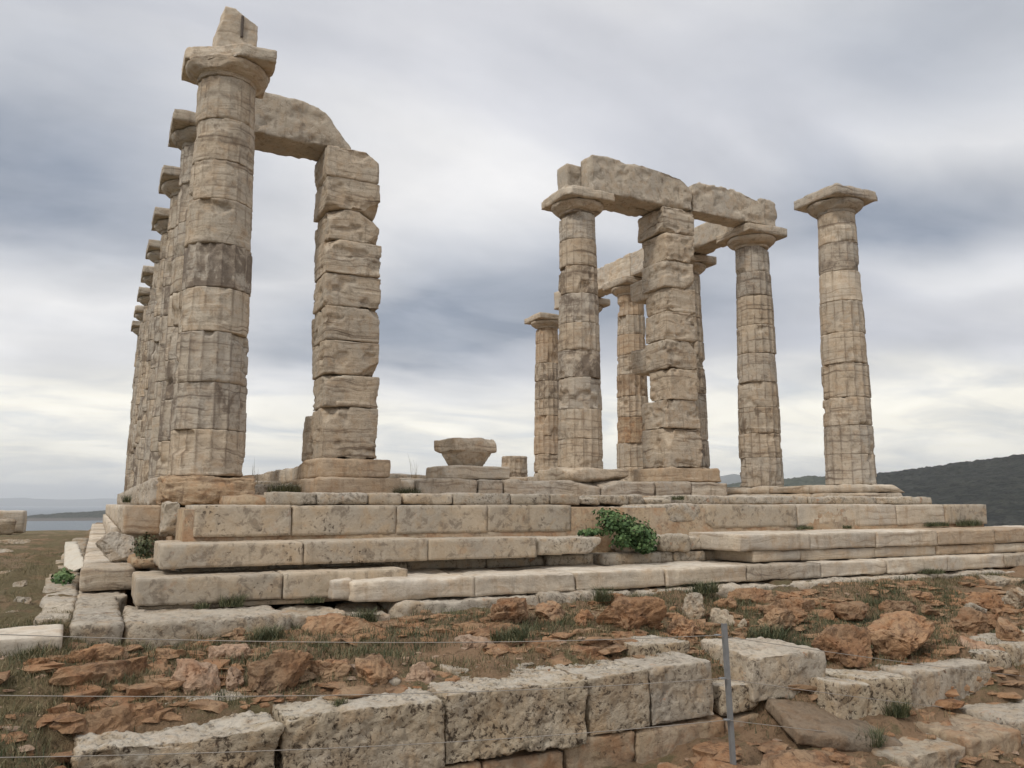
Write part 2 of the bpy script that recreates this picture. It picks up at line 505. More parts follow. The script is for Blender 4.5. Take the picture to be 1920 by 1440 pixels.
def ground_mat():
    m, t, b = new_mat('red_earth_with_turf')
    pos = t.add('ShaderNodeNewGeometry').outputs['Position']
    x, y, z = t.sep(pos)
    big = t.noise(pos, 0.9, 5, 0.6)
    med = t.noise(pos, 4.5, 6, 0.65)
    fin = t.noise(pos, 40, 5, 0.7)
    far = t.ss(y, -7.0, 2.0)
    soil = t.mix(med, (0.255, 0.158, 0.09), (0.43, 0.29, 0.18))
    litter = t.mix(fin, (0.12, 0.08, 0.045), (0.32, 0.235, 0.145))
    turf = t.mix(fin, (0.085, 0.08, 0.038), (0.27, 0.225, 0.12))
    c = t.mix(t.math('MULTIPLY', t.ss(big, 0.44, 0.58), 0.8), soil, litter)
    left = t.ss(x, -0.9, -1.9)
    tm = t.math('MAXIMUM', t.ss(t.noise(pos, 1.9, 6, 0.66), 0.53, 0.63), t.math('MULTIPLY', left, t.ss(t.noise(pos, 1.1, 6, 0.7), 0.36, 0.50)))
    c = t.mix(t.math('MULTIPLY', tm, 0.85), c, turf)
    bare = t.math('MULTIPLY', left, t.ss(t.noise(t.vmath('MULTIPLY', pos, (1.0, 0.22, 1.0)), 0.9, 6, 0.68), 0.52, 0.62))
    grn = t.math('MULTIPLY', left, t.ss(t.noise(t.vmath('MULTIPLY', pos, (1.0, 0.3, 1.0)), 0.7, 6, 0.68), 0.54, 0.66))
    c = t.mix(t.math('MULTIPLY', grn, 0.7), c, t.mix(fin, (0.055, 0.065, 0.025), (0.15, 0.15, 0.065)))
    c = t.mix(t.math('MULTIPLY', bare, 0.8), c, t.mix(fin, (0.26, 0.165, 0.095), (0.42, 0.32, 0.22)))
    peb = t.ss(t.noise(pos, 55, 2, 0.5), 0.67, 0.72)
    c = t.mix(t.math('MULTIPLY', peb, 0.5), c, (0.42, 0.33, 0.24))
    c = t.mix(t.math('MULTIPLY', t.ss(t.noise(pos, 13, 6, 0.7), 0.53, 0.62), 0.5), c, (0.10, 0.063, 0.038))
    t.put(b.inputs['Base Color'], c)
    h = t.math('ADD', fin, t.math('MULTIPLY', t.noise(pos, 130, 3), 0.4))
    h = t.math('ADD', h, t.math('MULTIPLY', t.noise(pos, 13, 6, 0.7), 1.2))
    bump(t, b, h, 1.0, 0.04)
    b.inputs['Roughness'].default_value = 1.0
    return m


def plain_mat(name, c0, c1, scale=20, rough=0.8, metal=0.0, bd=0.0):
    m, t, b = new_mat(name)
    pos = t.add('ShaderNodeNewGeometry').outputs['Position']
    n = t.noise(pos, scale, 5, 0.6)
    t.put(b.inputs['Base Color'], t.mix(n, c0, c1))
    b.inputs['Roughness'].default_value = rough
    b.inputs['Metallic'].default_value = metal
    if bd:
        bump(t, b, n, 0.8, bd)
    return m


def leaf_mat(name, cols):
    m, t, b = new_mat(name)
    at = t.add('ShaderNodeAttribute', attribute_name='tint').outputs['Fac']
    pos = t.add('ShaderNodeNewGeometry').outputs['Position']
    f = t.math('ADD', t.math('MULTIPLY', at, 0.7), t.math('MULTIPLY', t.noise(pos, 2.0, 3), 0.3))
    t.put(b.inputs['Base Color'], t.ramp(f, cols))
    b.inputs['Roughness'].default_value = 0.6
    return m


GROUND = ground_mat()
GRASS = leaf_mat('dry_grass_blades', [(0.12, (0.055, 0.062, 0.028)), (0.42, (0.115, 0.105, 0.05)), (0.66, (0.205, 0.16, 0.082)), (0.95, (0.38, 0.31, 0.185))])
GREEN = leaf_mat('green_weed_leaves', [(0.1, (0.035, 0.052, 0.024)), (0.5, (0.085, 0.098, 0.05)), (0.78, (0.18, 0.17, 0.09)), (0.95, (0.32, 0.27, 0.16))])
SHRUB = leaf_mat('shrub_leaves', [(0.1, (0.02, 0.045, 0.016)), (0.40, (0.065, 0.12, 0.04)), (0.70, (0.14, 0.21, 0.08)), (0.95, (0.22, 0.23, 0.10))])
STEM = plain_mat('dry_stems', (0.16, 0.12, 0.07), (0.28, 0.22, 0.13))
STEEL = plain_mat('galvanised_steel', (0.17, 0.175, 0.18), (0.31, 0.315, 0.315), 14, 0.6, 0.35, 0.001)
WIRE = plain_mat('wire', (0.30, 0.27, 0.24), (0.44, 0.40, 0.35), 30, 0.6, 0.2)
IRON = plain_mat('iron_clamp', (0.075, 0.065, 0.06), (0.16, 0.13, 0.105), 30, 0.8)


# ------------------------------------------------------------------ ground
def ground_z(X, Y):
    X = np.asarray(X, float)
    Y = np.asarray(Y, float)
    d = Y + 11.96
    bank = np.interp(d, [5.0, 5.9, 6.4, 7.0, 7.6, 8.2, 9], [-1.42, -1.36, -1.27, -1.18, -1.12, -1.08, -1.05])
    front = np.interp(X, [-1.5, 0, 1.5, 2.6, 3.3, 4.2, 5.5, 8], [-1.55, -1.97, -2.02, -1.97, -1.94, -1.96, -2.08, -2.12])
    right = np.interp(d, [3.8, 4.6, 5.0, 5.35, 5.6, 6.2, 7, 7.7, 8.2], [-2.25, -2.05, -1.95, -1.75, -1.52, -1.42, -1.27, -1.08, -1.0])
    left = np.interp(d, [0, 3, 5, 6.5, 8, 10, 20, 40, 60], [-1.9, -1.5, -1.36, -1.2, -1.04, -1.0, -1.04, -1.25, -1.6])
    m = sst(5.75, 6.0, d)
    mid = front * (1 - m) + bank * m
    wr = sst(3.3, 4.3, X)
    z = mid * (1 - wr) + right * wr
    wl = sst(-1.2, -1.7, X)
    return z * (1 - wl) + left * wl


def axis(spec):
    out = [spec[0][0]]
    for (a, step) in spec[1:]:
        n = max(1, int(round((a - out[-1]) / step)))
        out += list(np.linspace(out[-1], a, n + 1)[1:])
    return np.array(out)


gx = axis([(-260, 0), (-60, 20), (-20, 2.5), (-6, 0.5), (-2.2, 0.07), (9.5, 0.056), (14, 0.2), (30, 1.0), (90, 6), (320, 23)])
gy = axis([(-120, 0), (-30, 10), (-12, 1.0), (-9, 0.1), (-3.4, 0.042), (0, 0.14), (30, 0.5), (60, 2), (110, 10), (300, 24)])
GX, GY = np.meshgrid(gx, gy, indexing='ij')
XX, YY = GX.ravel(), GY.ravel()
Zg = ground_z(XX, YY)
P3 = np.stack([XX, YY, np.zeros_like(XX)], 1)
near = sst(40, 12, np.hypot(XX - 3, YY + 4))


def relief(Pq):
    f = fbm(Pq, (1.5, 2.6, 1.0), 3, 61) * 2.4
    k = np.floor(f)
    ter = (k + sst(0.62, 0.95, f - k)) / 2.4
    return 0.055 * ter + 0.035 * fbm(Pq, 1.1, 3, 2) + 0.022 * fbm(Pq, 5, 3, 3, 0.6) + 0.03 * sst(0.12, 0.45, fbm(Pq, 2.3, 3, 4)) + 0.014 * np.abs(fbm(Pq, 14, 2, 6))


Zg += near * relief(P3)
Zg += (1 - near) * 0.25 * fbm(P3, 0.12, 3, 5)
under = (XX > -1.2) & (XX < 12.9) & (YY > -3.3) & (YY < 22)
Zg[under] -= 0.5
edge = np.maximum.reduce([sst(26, 60, -XX), sst(45, 75, YY), sst(30, 90, XX), sst(40, 90, -YY)])
Zg -= edge ** 1.3 * 75
nx_, ny_ = GX.shape
I = np.arange(nx_ * ny_).reshape(nx_, ny_)
quad = np.stack([I[:-1, :-1], I[1:, :-1], I[1:, 1:], I[:-1, 1:]], -1).reshape(-1, 4)
ground = obj('ground', mesh_from('ground', np.stack([XX, YY, Zg], 1), quad), GROUND)
tag(ground, 'red earth and dry turf around the ruined temple', kind='structure')


def gz(x, y):
    return float(ground_z(x, y))


# ------------------------------------------------------------------ sea and far land
def sea_mat():
    m, t, b = new_mat('sea_water')
    pos = t.add('ShaderNodeNewGeometry').outputs['Position']
    n = t.noise(t.vmath('MULTIPLY', pos, (1, 1, 1)), 0.0022, 4, 0.6)
    t.put(b.inputs['Base Color'], t.mix(n, (0.05, 0.075, 0.095), (0.075, 0.10, 0.12)))
    b.inputs['Roughness'].default_value = 0.35
    b.inputs['Specular IOR Level'].default_value = 0.5
    bump(t, b, t.add('ShaderNodeMath', operation='ADD').outputs[0], 0.0, 1.0)
    bump(t, b, t.noise(t.vmath('MULTIPLY', pos, (1.0, 1.0, 1.0)), 0.05, 5, 0.65), 1.0, 4.0)
    return m


S_ = 60000.0
sea = obj('sea', mesh_from('sea', np.array([[-S_, -S_, 0], [S_, -S_, 0], [S_, S_, 0], [-S_, S_, 0]]), [[0, 1, 2, 3]]), sea_mat(), loc=(0, 0, -62))
tag(sea, 'calm grey sea beyond the cape', kind='structure')


def polar(a_deg, dist):
    a = math.radians(a_deg) + YAW
    return (-1.316 + dist * math.sin(a), -11.96 + dist * math.cos(a))


def hill_mesh(name, az, zc, dist, width, bumps, bf, nv=60, nu=260, seed=1, base=-64.0):
    """a ridge: crest heights zc over bearings az at the given distances, falling to the water on both sides"""
    A = np.linspace(az[0], az[-1], nu)
    Zc = np.interp(A, az, zc)
    Dc = np.interp(A, az, dist) if np.ndim(dist) else np.full(nu, float(dist))
    T = np.linspace(-1, 1, nv)
    AA, TT = np.meshgrid(A, T, indexing='ij')
    prof = np.where(TT < 0, np.cos(np.clip(-TT, 0, 1) * math.pi / 2) ** 1.25, np.cos(TT * math.pi / 2))
    R = Dc[:, None] + TT * width
    ang = np.radians(AA) + YAW
    X = -1.316 + R * np.sin(ang)
    Y = -11.96 + R * np.cos(ang)
    Z = base + (Zc[:, None] - base) * prof
    Q = np.stack([X.ravel(), Y.ravel(), np.zeros(X.size)], 1)
    Z = Z.ravel() + prof.ravel() * (bumps * fbm(Q, bf, 4, seed, 0.6) + bumps * 2.0 * fbm(Q, bf / 9, 3, seed + 5) * (np.abs(TT.ravel()) > 0.12))
    V = np.stack([X.ravel(), Y.ravel(), Z], 1)
    I = np.arange(nu * nv).reshape(nu, nv)
    q = np.stack([I[:-1, :-1], I[1:, :-1], I[1:, 1:], I[:-1, 1:]], -1).reshape(-1, 4)
    return mesh_from(name, V, q)


def hill_mat(name, veg, veg2, rockc, sc, rk=0.62, alt=None):
    m, t, b = new_mat(name)
    pos = t.add('ShaderNodeNewGeometry').outputs['Position']
    n1 = t.noise(pos, sc, 6, 0.7)
    n2 = t.noise(pos, sc * 6, 4, 0.7)
    c = t.mix(t.ss(n2, 0.35, 0.65), veg, veg2)
    c = t.mix(t.math('MULTIPLY', t.ss(n1, rk, rk + 0.06), 0.8), c, rockc)
    n3 = t.noise(pos, sc * 16, 3, 0.6)
    c = t.mix(t.math('MULTIPLY', t.ss(n3, 0.52, 0.60), 0.8), c, (veg[0] * .45, veg[1] * .45, veg[2] * .45))
    if alt:
        z = t.sep(pos)[2]
        zz = t.math('ADD', z, t.math('MULTIPLY', t.math('SUBTRACT', n1, 0.5), 12.0))
        c = t.mix(t.ss(zz, alt[0], alt[1]), rockc, c)
    t.put(b.inputs['Base Color'], c)
    b.inputs['Roughness'].default_value = 1.0
    bump(t, b, t.math('ADD', n2, n3), 1.0, 9.0)
    return m


def az_of(px):
    return math.degrees(math.atan((px - 960) / 1569.0))


def hz(px, y, dist):
    return (945 - y) / 1569.0 * dist * math.cos(math.radians(az_of(px)))


SCRUB = hill_mat('scrub_hillside', (0.012, 0.014, 0.010), (0.040, 0.041, 0.031), (0.20, 0.16, 0.12), 0.006, 0.66)
RIDGE = hill_mat('wooded_ridge', (0.030, 0.040, 0.020), (0.070, 0.078, 0.045), (0.24, 0.19, 0.14), 0.004, 0.68)
FARM = hill_mat('far_mountain', (0.06, 0.07, 0.05), (0.10, 0.10, 0.08), (0.20, 0.18, 0.15), 0.0008)
CLIFF = hill_mat('headland_scrub', (0.04, 0.045, 0.03), (0.08, 0.08, 0.055), (0.17, 0.15, 0.13), 0.01, 0.7, alt=(-56, -48))

pts = [(1500, 925), (1580, 904), (1650, 890), (1700, 884), (1760, 876), (1840, 867), (1920, 858), (2000, 851), (2150, 846), (2400, 850), (2700, 870)]
h1 = obj('scrub_hill', hill_mesh('scrub_hill', [az_of(p[0]) for p in pts], [hz(p[0], p[1], 1900) for p in pts], 1900, 900, 3.2, 0.07, nv=110, nu=400, seed=3), SCRUB)
tag(h1, 'dark scrub-covered hill rising at the right edge', kind='structure')
pts = [(1250, 932), (1330, 915), (1400, 906), (1460, 901), (1500, 897), (1530, 894), (1560, 896), (1600, 894), (1660, 893), (1750, 895), (1900, 900), (2100, 905)]
h2 = obj('wooded_ridge', hill_mesh('wooded_ridge', [az_of(p[0]) for p in pts], [hz(p[0], p[1], 3300) for p in pts], 3300, 1000, 4.5, 0.05, nv=40, nu=320, seed=8), RIDGE)
tag(h2, 'low wooded ridge seen between the right-hand columns', kind='structure')
pts = [(900, 940), (1000, 925), (1080, 900), (1130, 888), (1160, 885), (1220, 896), (1290, 902), (1340, 894), (1375, 889), (1410, 898), (1470, 905), (1560, 900), (1700, 905), (1900, 915)]
h3 = obj('far_mountain_range', hill_mesh('far_mountain_range', [az_of(p[0]) for p in pts], [hz(p[0], p[1], 13000) for p in pts], 13000, 3500, 25, 0.0016, nv=40, nu=260, seed=12), FARM)
tag(h3, 'blue hazy mountains far behind the temple', kind='structure')
pts = [(-500, 948), (-200, 942), (-60, 939), (40, 936), (90, 939), (150, 940), (215, 938), (320, 940), (500, 943), (640, 946)]
h4 = obj('island_mountains', hill_mesh('island_mountains', [az_of(p[0]) for p in pts], [hz(p[0], p[1] - 2, 30000) for p in pts], 30000, 5000, 25, 0.001, nv=30, nu=200, seed=14), FARM)
tag(h4, 'very pale distant island mountains across the sea', kind='structure')
pts = [(30, 975), (50, 968), (80, 965), (120, 962), (160, 960), (195, 958), (210, 955), (230, 957), (300, 962), (400, 972)]
h5 = obj('headland', hill_mesh('headland', [az_of(p[0]) for p in pts], [hz(p[0], p[1], 3700) for p in pts], 3700, 180, 2.6, 0.05, nv=40, nu=260, seed=15), CLIFF)
tag(h5, 'low dark headland with pale cliffs in the sea at left', kind='structure')

# ------------------------------------------------------------------ columns
def drum_mesh(R0, R1, H, seed, na, nzr, erode, groove=0.0, loss=0.5, nfl=16):
    """one fluted drum, worn: origin at the middle of its base"""
    th = np.linspace(0, 2 * math.pi, na, endpoint=False)
    v = np.concatenate([[0, 0.006, 0.02], np.linspace(0.045, 0.955, nzr), [0.98, 0.994, 1]])
    TH, VV = np.meshgrid(th, v, indexing='ij')
    TH = TH.ravel()
    VV = VV.ravel()
    Z = VV * H
    R = R0 + (R1 - R0) * VV
    C = np.stack([np.cos(TH), np.sin(TH), np.zeros_like(TH)], 1)
    D = C * R[:, None]
    D[:, 2] = Z
    D = D + np.array([seed * 3.17 % 71, seed * 1.91 % 67, seed * 0.83 % 61])
    u = (TH / (2 * math.pi) * nfl) % 1.0
    fl = 1 - (2 * u - 1) ** 2
    er = np.clip(erode + 0.5 * fbm(D, (1.6, 1.6, 2.4), 2, 3), 0, 1)
    r = R - 0.082 * R * fl * (1 - er) - er * 0.014
    S = np.stack([D[:, 0] * 1.6, D[:, 1] * 1.6, D[:, 2] * 15 + 1.5 * vn(D * 2.0, 5)], 1)
    r -= (0.003 + 0.007 * er) * np.abs(fbm(S, 1.0, 3, 31))
    r += 0.004 * fbm(D, 9, 3, 9, 0.6) + 0.004 * fbm(D, 2.0, 2, 13)
    if groove:
        B = np.stack([np.zeros_like(Z), np.zeros_like(Z), D[:, 2] * 9 + 0.35 * vn(D * 3, 8)], 1)
        g = sst(0.15, 0.75, vn(B, 77)) * (0.45 + 0.55 * fl)
        r -= groove * g * np.clip(0.5 + fbm(D, 2.0, 2, 19), 0.1, 1.3)
    r -= loss * 0.09 * sst(0.42, 0.66, fbm(D, (2.1, 2.1, 2.6), 3, 53))
    dist = np.minimum(Z, H - Z)
    w = 0.010 + 0.038 * np.clip(fbm(D, 3.0, 3, 61), 0, 1.2)
    r -= 0.9 * w * np.clip(1 - dist / w, 0, 1) ** 2
    V = C * r[:, None]
    V[:, 2] = Z
    nv = len(v)
    I = np.arange(na * nv).reshape(na, nv)
    J = np.roll(I, -1, 0)
    q = np.stack([I[:, :-1], J[:, :-1], J[:, 1:], I[:, 1:]], -1).reshape(-1, 4)
    c0, c1 = len(V), len(V) + 1
    V = np.concatenate([V, [[0, 0, 0], [0, 0, H]]])
    t0 = np.stack([J[:, 0], I[:, 0], np.full(na, c0)], -1)
    t1 = np.stack([I[:, -1], J[:, -1], np.full(na, c1)], -1)
    me = mesh_from('drum', V, q, np.concatenate([t0, t1]))
    gm = np.clip((1 - er) * 1.2 + 0.25, 0, 1) * sst(0.72, 0.97, np.abs(2 * u - 1)) * 0.75
    if groove:
        gm = np.maximum(gm, np.clip(groove * 70, 0, 0.75) * g)
    at = me.attributes.new('grime', 'FLOAT', 'POINT')
    at.data.foreach_set('value', np.concatenate([gm, [0, 0]]).astype(np.float32))
    return me


def echinus_mesh(R, Ra, H, seed, na, cuts=(), nfl=16, cone=False):
    """necking and cushion of a Doric capital"""
    prof = np.array([(R, 0), (R * 1.0, .10), (R * 1.01, .20), (R * 1.0, .215), (R * 1.06, .225), (R * 1.06, .24), (R * 1.09, .25), (R * 1.09, .265), (R * 1.14, .275),
                     (R * 1.22, .37), (R * 1.31, .47), (R * 1.40, .58), (R * 1.475, .70), (R * 1.52, .82), (R * 1.53, .91), (R * 1.50, .98), (R * 1.44, 1.0)])
    if cone:
        prof = np.array([(R * (1 + 0.53 * (i / 16) ** 0.9), i / 16) for i in range(17)])
    sc = Ra / (R * 1.53)
    th = np.linspace(0, 2 * math.pi, na, endpoint=False)
    vi = np.linspace(0, len(prof) - 1, 30)
    pr = np.interp(vi, np.arange(len(prof)), prof[:, 0])
    pz = np.interp(vi, np.arange(len(prof)), prof[:, 1]) * H
    t = sst(0.2, 1.0, pz / H)
    pr = pr * (1 + (sc - 1) * t)
    TH, K = np.meshgrid(th, np.arange(len(vi)), indexing='ij')
    TH = TH.ravel()
    K = K.ravel()
    r = pr[K].copy()
    Z = pz[K]
    C = np.stack([np.cos(TH), np.sin(TH), np.zeros_like(TH)], 1)
    D = C * r[:, None]
    D[:, 2] = Z
    D = D + np.array([seed * 2.3 % 71, seed * 1.1 % 67, seed * 0.7 % 61])
    u = (TH / (2 * math.pi) * nfl) % 1.0
    fl = 1 - (2 * u - 1) ** 2
    r -= 0.07 * R * fl * 0.5 * (Z < 0.19 * H)
    r += 0.008 * fbm(D, 2.5, 2, 4) + 0.005 * fbm(D, 10, 3, 6, 0.6) - 0.05 * sst(0.35, 0.8, fbm(D, 3, 3, 53))
    V = C * r[:, None]
    V[:, 2] = Z
    V = apply_cuts(V, cuts, seed)
    nv = len(vi)
    I = np.arange(na * nv).reshape(na, nv)
    J = np.roll(I, -1, 0)
    q = np.stack([I[:, :-1], J[:, :-1], J[:, 1:], I[:, 1:]], -1).reshape(-1, 4)
    c1 = len(V)
    V = np.concatenate([V, [[0, 0, H]]])
    t1 = np.stack([I[:, -1], J[:, -1], np.full(na, c1)], -1)
    V = np.concatenate([V, [[0, 0, 0]]])
    t0 = np.stack([J[:, 0], I[:, 0], np.full(na, c1 + 1)], -1)
    return mesh_from('capital', V, q, np.concatenate([t1, t0]))


def apply_cuts(V, cuts, seed):
    """planes in metres: (nx, ny, nz, distance) cut a broken facet"""
    for (a, b_, c, d) in cuts:
        nn = np.array([a, b_, c], float)
        nn /= np.linalg.norm(nn)
        ex = V @ nn - d + 0.02 * fbm(V + seed, 5, 3, 7)
        V = V - np.clip(ex, 0, None)[:, None] * nn
    return V


def column(label, group, X, Y, z0, ztop, seed, na, nzr, mats, n=9, R0=0.49, R1=0.385, cap=True, wear=0.22, cap_cuts=(), ab_cuts=(), ab_size=1.17, stains=None, grooves=None, name='marble_column', erodes=None, capH=0.44):
    rng = random.Random(seed)
    root = empty(name, (X, Y, z0))
    tag(root, label, 'column', group)
    H = ztop - z0 - (capH if cap else 0)
    hs = [rng.uniform(0.86, 1.14) for _ in range(n)]
    s = sum(hs)
    z = z0
    for i, q in enumerate(hs):
        h = q / s * H
        a = (z - z0) / H
        b_ = (z + h - z0) / H
        ra = R0 + (R1 - R0) * a - 0.0 + 0.012 * math.sin(a * math.pi)
        rb = R0 + (R1 - R0) * b_ + 0.012 * math.sin(b_ * math.pi)
        er = erodes[i] if erodes else min(1, max(0, rng.gauss(wear, 0.25)))
        gr = grooves[i] if grooves else (rng.choice([0, 0, 0.006, 0.012]))
        me = drum_mesh(ra, rb, h - 0.004, seed * 31 + i, na, nzr, er, gr, rng.uniform(0.2, 0.9))
        o = obj('drum', me, rng.choice(mats), root, (X + rng.gauss(0, .006), Y + rng.gauss(0, .006), z), (0, 0, rng.gauss(0, 0.015)))
        o['stain'] = stains[i] if stains else rng.choice([0, 0, 0.2, 0.5, 1.0])
        z += h
    if cap:
        ea = 0.235
        ne = max(64, na // 2)
        e = obj('capital', echinus_mesh(R1 * 1.0, ab_size / 2 * 0.95, ea, seed, ne, cap_cuts), mats[0], root, (X, Y, z))
        P, Q = stone((ab_size, ab_size, capH - ea), 0.035, seed + 900, r=0.02, rough=0.004, wave=0.008, edge=0.9, notch=0.02)
        P = apply_cuts(P, ab_cuts, seed)
        obj('abacus', mesh_from('abacus', P, Q), mats[0], e, (X, Y, z + ea + 0.001))
    return root


AX = 2.52
ZT = 6.42
ords = ['first and nearest', 'second', 'third', 'fourth', 'fifth', 'sixth', 'seventh', 'eighth', 'ninth and farthest']
for k in range(9):
    na, nr = [(208, 24), (112, 14), (80, 9), (64, 7)][min(k, 3)]
    kw = {}
    if k == 0:
        lab = 'nearest left column with broken capital, eroded drums and ochre stone beneath'
        kw = dict(cap_cuts=[(-0.62, -0.95, -0.15, 0.47), (-0.2, -0.95, 0.3, 0.56)], ab_cuts=[(-0.62, -0.95, 0.35, 0.44), (-0.35, -0.8, 0.75, 0.50)],
                  stains=[0.2, 0.6, 0.1, 0.0, 1.2, 0.1, 0.3, 0.3, 0.1], grooves=[0.004, 0.010, 0.004, 0.0, 0.012, 0.0, 0.004, 0.008, 0.006],
                  erodes=[0.4, 0.25, 0.4, 0.75, 0.15, 0.7, 0.45, 0.75, 0.6])
    else:
        lab = ords[k] + ' column from the front in the long left-hand row'
    kw['ab_size'] = 1.2
    kw['R0'], kw['R1'] = 0.50, 0.405
    column(lab, 'columns of the left-hand row', 0.0, AX * k, 0.37, ZT, 11 + k, na, nr, [MARBLE, MARBLE, MARBLE_GREY] if k == 0 else [MARBLE_GREY, MARBLE, MARBLE_GREY], **kw)

rl = ['isolated column at the far right with an intact square capital', 'right-hand row column under the outer end of the front architrave', 'right-hand row column mostly hidden behind the right-hand pier',
      'slender column with an orange drum seen between round front column and pier', 'right-hand row column peeping out right behind the round front column', 'pale farthest column with square capital left of the round front column']
for k in range(6):
    na, nr = (128, 13) if k < 4 else (80, 9)
    n = [9, 9, 9, 9, 9, 9][k]
    mats = [MARBLE_GREY, MARBLE, MARBLE_GREY, MARBLE_PALE] if k == 0 else ([MARBLE, MARBLE_GREY] if k < 3 else [MARBLE, MARBLE_WARM, MARBLE])
    kw = {}
    if k == 0:
        kw = dict(erodes=[0.5, 0.4, 0.5, 0.05, 0.7, 0.5, 0.7, 0.65, 0.75], stains=[0.0, 0.2, 0, 0, 0, 0.2, 0.1, 0.3, 0.3])
    if k >= 3:
        kw = dict(wear=0.1)
    c = column(rl[k], 'columns of the right-hand row', 12.22, AX * k, 0.38, ZT - (0.02 if k else 0), 41 + k, na, nr, mats, **kw)
    if k == 3:
        ds = [q for q in c.children if q.name.startswith('drum')]
        ds[2].data.materials[0] = ORANGE
column('short stump of fluted drums standing behind the fallen capital', 'columns of the right-hand row', 12.22, AX * 6, 0.38, 1.72, 77, 80, 10, [MARBLE, MARBLE_GREY], n=2, R1=0.47, cap=False, wear=0.15, name='column_stump')
column('round front column right of centre, on a cracked block, carrying the architrave', None, 7.38, 2.45, 0.70, ZT, 61, 144, 16, [MARBLE, MARBLE_GREY, MARBLE], n=9,
       grooves=[0.004, 0.004, 0.0, 0.006, 0.004, 0.010, 0.014, 0.004, 0.0], stains=[0, 0.1, 0.1, 1.0, 0.4, 0.6, 0.9, 0.2, 0.3], erodes=[0.6, 0.45, 0.8, 0.55, 0.25, 0.35, 0.25, 0.7, 0.7],
       ab_cuts=[(-0.9, -0.75, 0.5, 0.72)], ab_size=1.16, R0=0.47)


# ------------------------------------------------------------------ masonry helpers
_seed = [1000]


def nxt():
    _seed[0] += 1
    return _seed[0]


def block(name, x0, x1, y0, y1, z0, z1, mat, parent=None, res=0.035, rot=0.0, tilt=(0, 0), gap=0.003, **kw):
    s = nxt()
    P, Q = stone((x1 - x0 - 2 * gap, y1 - y0 - gap, z1 - z0 - gap), res, s, **kw)
    o = obj(name, mesh_from(name, P, Q), mat, parent, ((x0 + x1) / 2, (y0 + y1) / 2, z0), (tilt[0], tilt[1], rot))
    return o


# ------------------------------------------------------------------ stepped platform
plat = empty('stepped_platform', (6, 8, -1.1))
tag(plat, 'long stepped stone platform of beige blocks under the whole temple', 'platform')
core = obj('core_fill', mesh_from('core_fill', *stone((12.9, 24.0, 1.06), 0.5, 5, r=0.05)), POROS_SOIL, plat, (5.95, 9.35, -1.1))
core2 = obj('floor_fill', mesh_from('floor_fill', *stone((11.9, 22.5, 0.16), 0.18, 6, r=0.05, wave=0.03, rough=0.02)), POROS_SOIL, plat, (6.05, 9.6, -0.06))


def course(xs, y0, y1, z0, z1, mats, seedoff=0, **kw):
    rng = random.Random(len(xs) * 7 + int(z0 * 100))
    for i in range(len(xs) - 1):
        m = mats[i % len(mats)] if isinstance(mats, (list, tuple)) else mats
        dyy = rng.uniform(-0.012, 0.012)
        dzz = rng.uniform(-0.006, 0.006)
        block('step_block', xs[i], xs[i + 1], y0 + dyy, y1, z0, z1 + dzz, m, plat, **kw)


# top step: sawn poros left, broken middle, marble right
course([-0.40, 0.61, 1.81, 2.97, 4.16], -2.66, -1.55, -0.345, -0.012, POROS, res=0.026, r=0.010, rough=0.003, wave=0.004, pits=0.006, pitf=26)
block('step_block', 4.19, 4.72, -2.60, -1.6, -0.33, -0.06, POROS_OLD, plat, res=0.025, r=0.09, rough=0.012, wave=0.03)
block('step_block', 5.0, 5.36, -2.62, -1.6, -0.34, -0.03, POROS_OLD, plat, res=0.025, r=0.04, rough=0.01, wave=0.02)
block('step_block', 5.36, 6.28, -2.64, -1.6, -0.34, -0.01, POROS_OLD, plat, res=0.025, r=0.035, rough=0.008, wave=0.02, pits=0.012, cuts=[(0.2, -1, -1.0, 1.45)])
block('step_block', 6.33, 8.05, -2.66, -1.6, -0.335, -0.008, POROS, plat, res=0.03, r=0.012, rough=0.003, wave=0.008, cuts=[(-1, -0.5, -0.4, 1.75)])
course([8.06, 10.20, 11.36, 12.42], -2.66, -1.6, -0.34, -0.008, [MARBLE_PALE, MARBLE_PALE, POROS], res=0.032, r=0.012, rough=0.003, wave=0.006, strat=0.006)
# thin levelling strips below the top step
for a, b_ in [(-0.3, 0.75), (0.77, 2.1), (2.15, 3.2), (3.25, 4.6), (4.9, 6.0), (6.05, 7.6), (7.62, 9.0), (9.05, 12.4)]:
    block('levelling_stone', a, b_, -2.52, -1.7, -0.40, -0.348, POROS, plat, res=0.04, r=0.012, wave=0.01)
# second step, poros part
course([-0.74, 0.63, 2.0, 3.36], -3.21, -2.2, -0.62, -0.385, POROS, res=0.024, r=0.010, rough=0.003, wave=0.005, pits=0.007, pitf=28)
block('step_block', 3.38, 4.30, -3.18, -2.3, -0.61, -0.395, POROS_OLD, plat, res=0.024, r=0.035, rough=0.008, wave=0.015, cuts=[(1, -0.7, -0.3, 1.5)])
block('step_block', 4.75, 5.32, -2.95, -2.3, -0.62, -0.42, POROS_OLD, plat, res=0.025, r=0.05, rough=0.014, wave=0.03)
block('step_block', 5.32, 5.80, -2.98, -2.3, -0.62, -0.40, POROS_OLD, plat, res=0.025, r=0.045, rough=0.014, wave=0.03)
block('step_block', 5.82, 6.30, -2.92, -2.3, -0.60, -0.415, POROS_OLD, plat, res=0.025, r=0.05, rough=0.014, wave=0.03)
for a, b_, y in [(-0.55, 0.9, -2.92), (0.9, 1.9, -2.85), (1.9, 2.9, -2.8), (2.9, 3.7, -2.78), (3.7, 4.35, -2.85), (4.4, 5.3, -3.0), (5.3, 5.55, -2.9), (5.57, 6.1, -2.92), (6.1, 7.0, -2.86)]:
    block('levelling_stone', a, b_, y, -2.3, -0.76, -0.624, POROS_OLD, plat, res=0.03, r=0.022, wave=0.015)
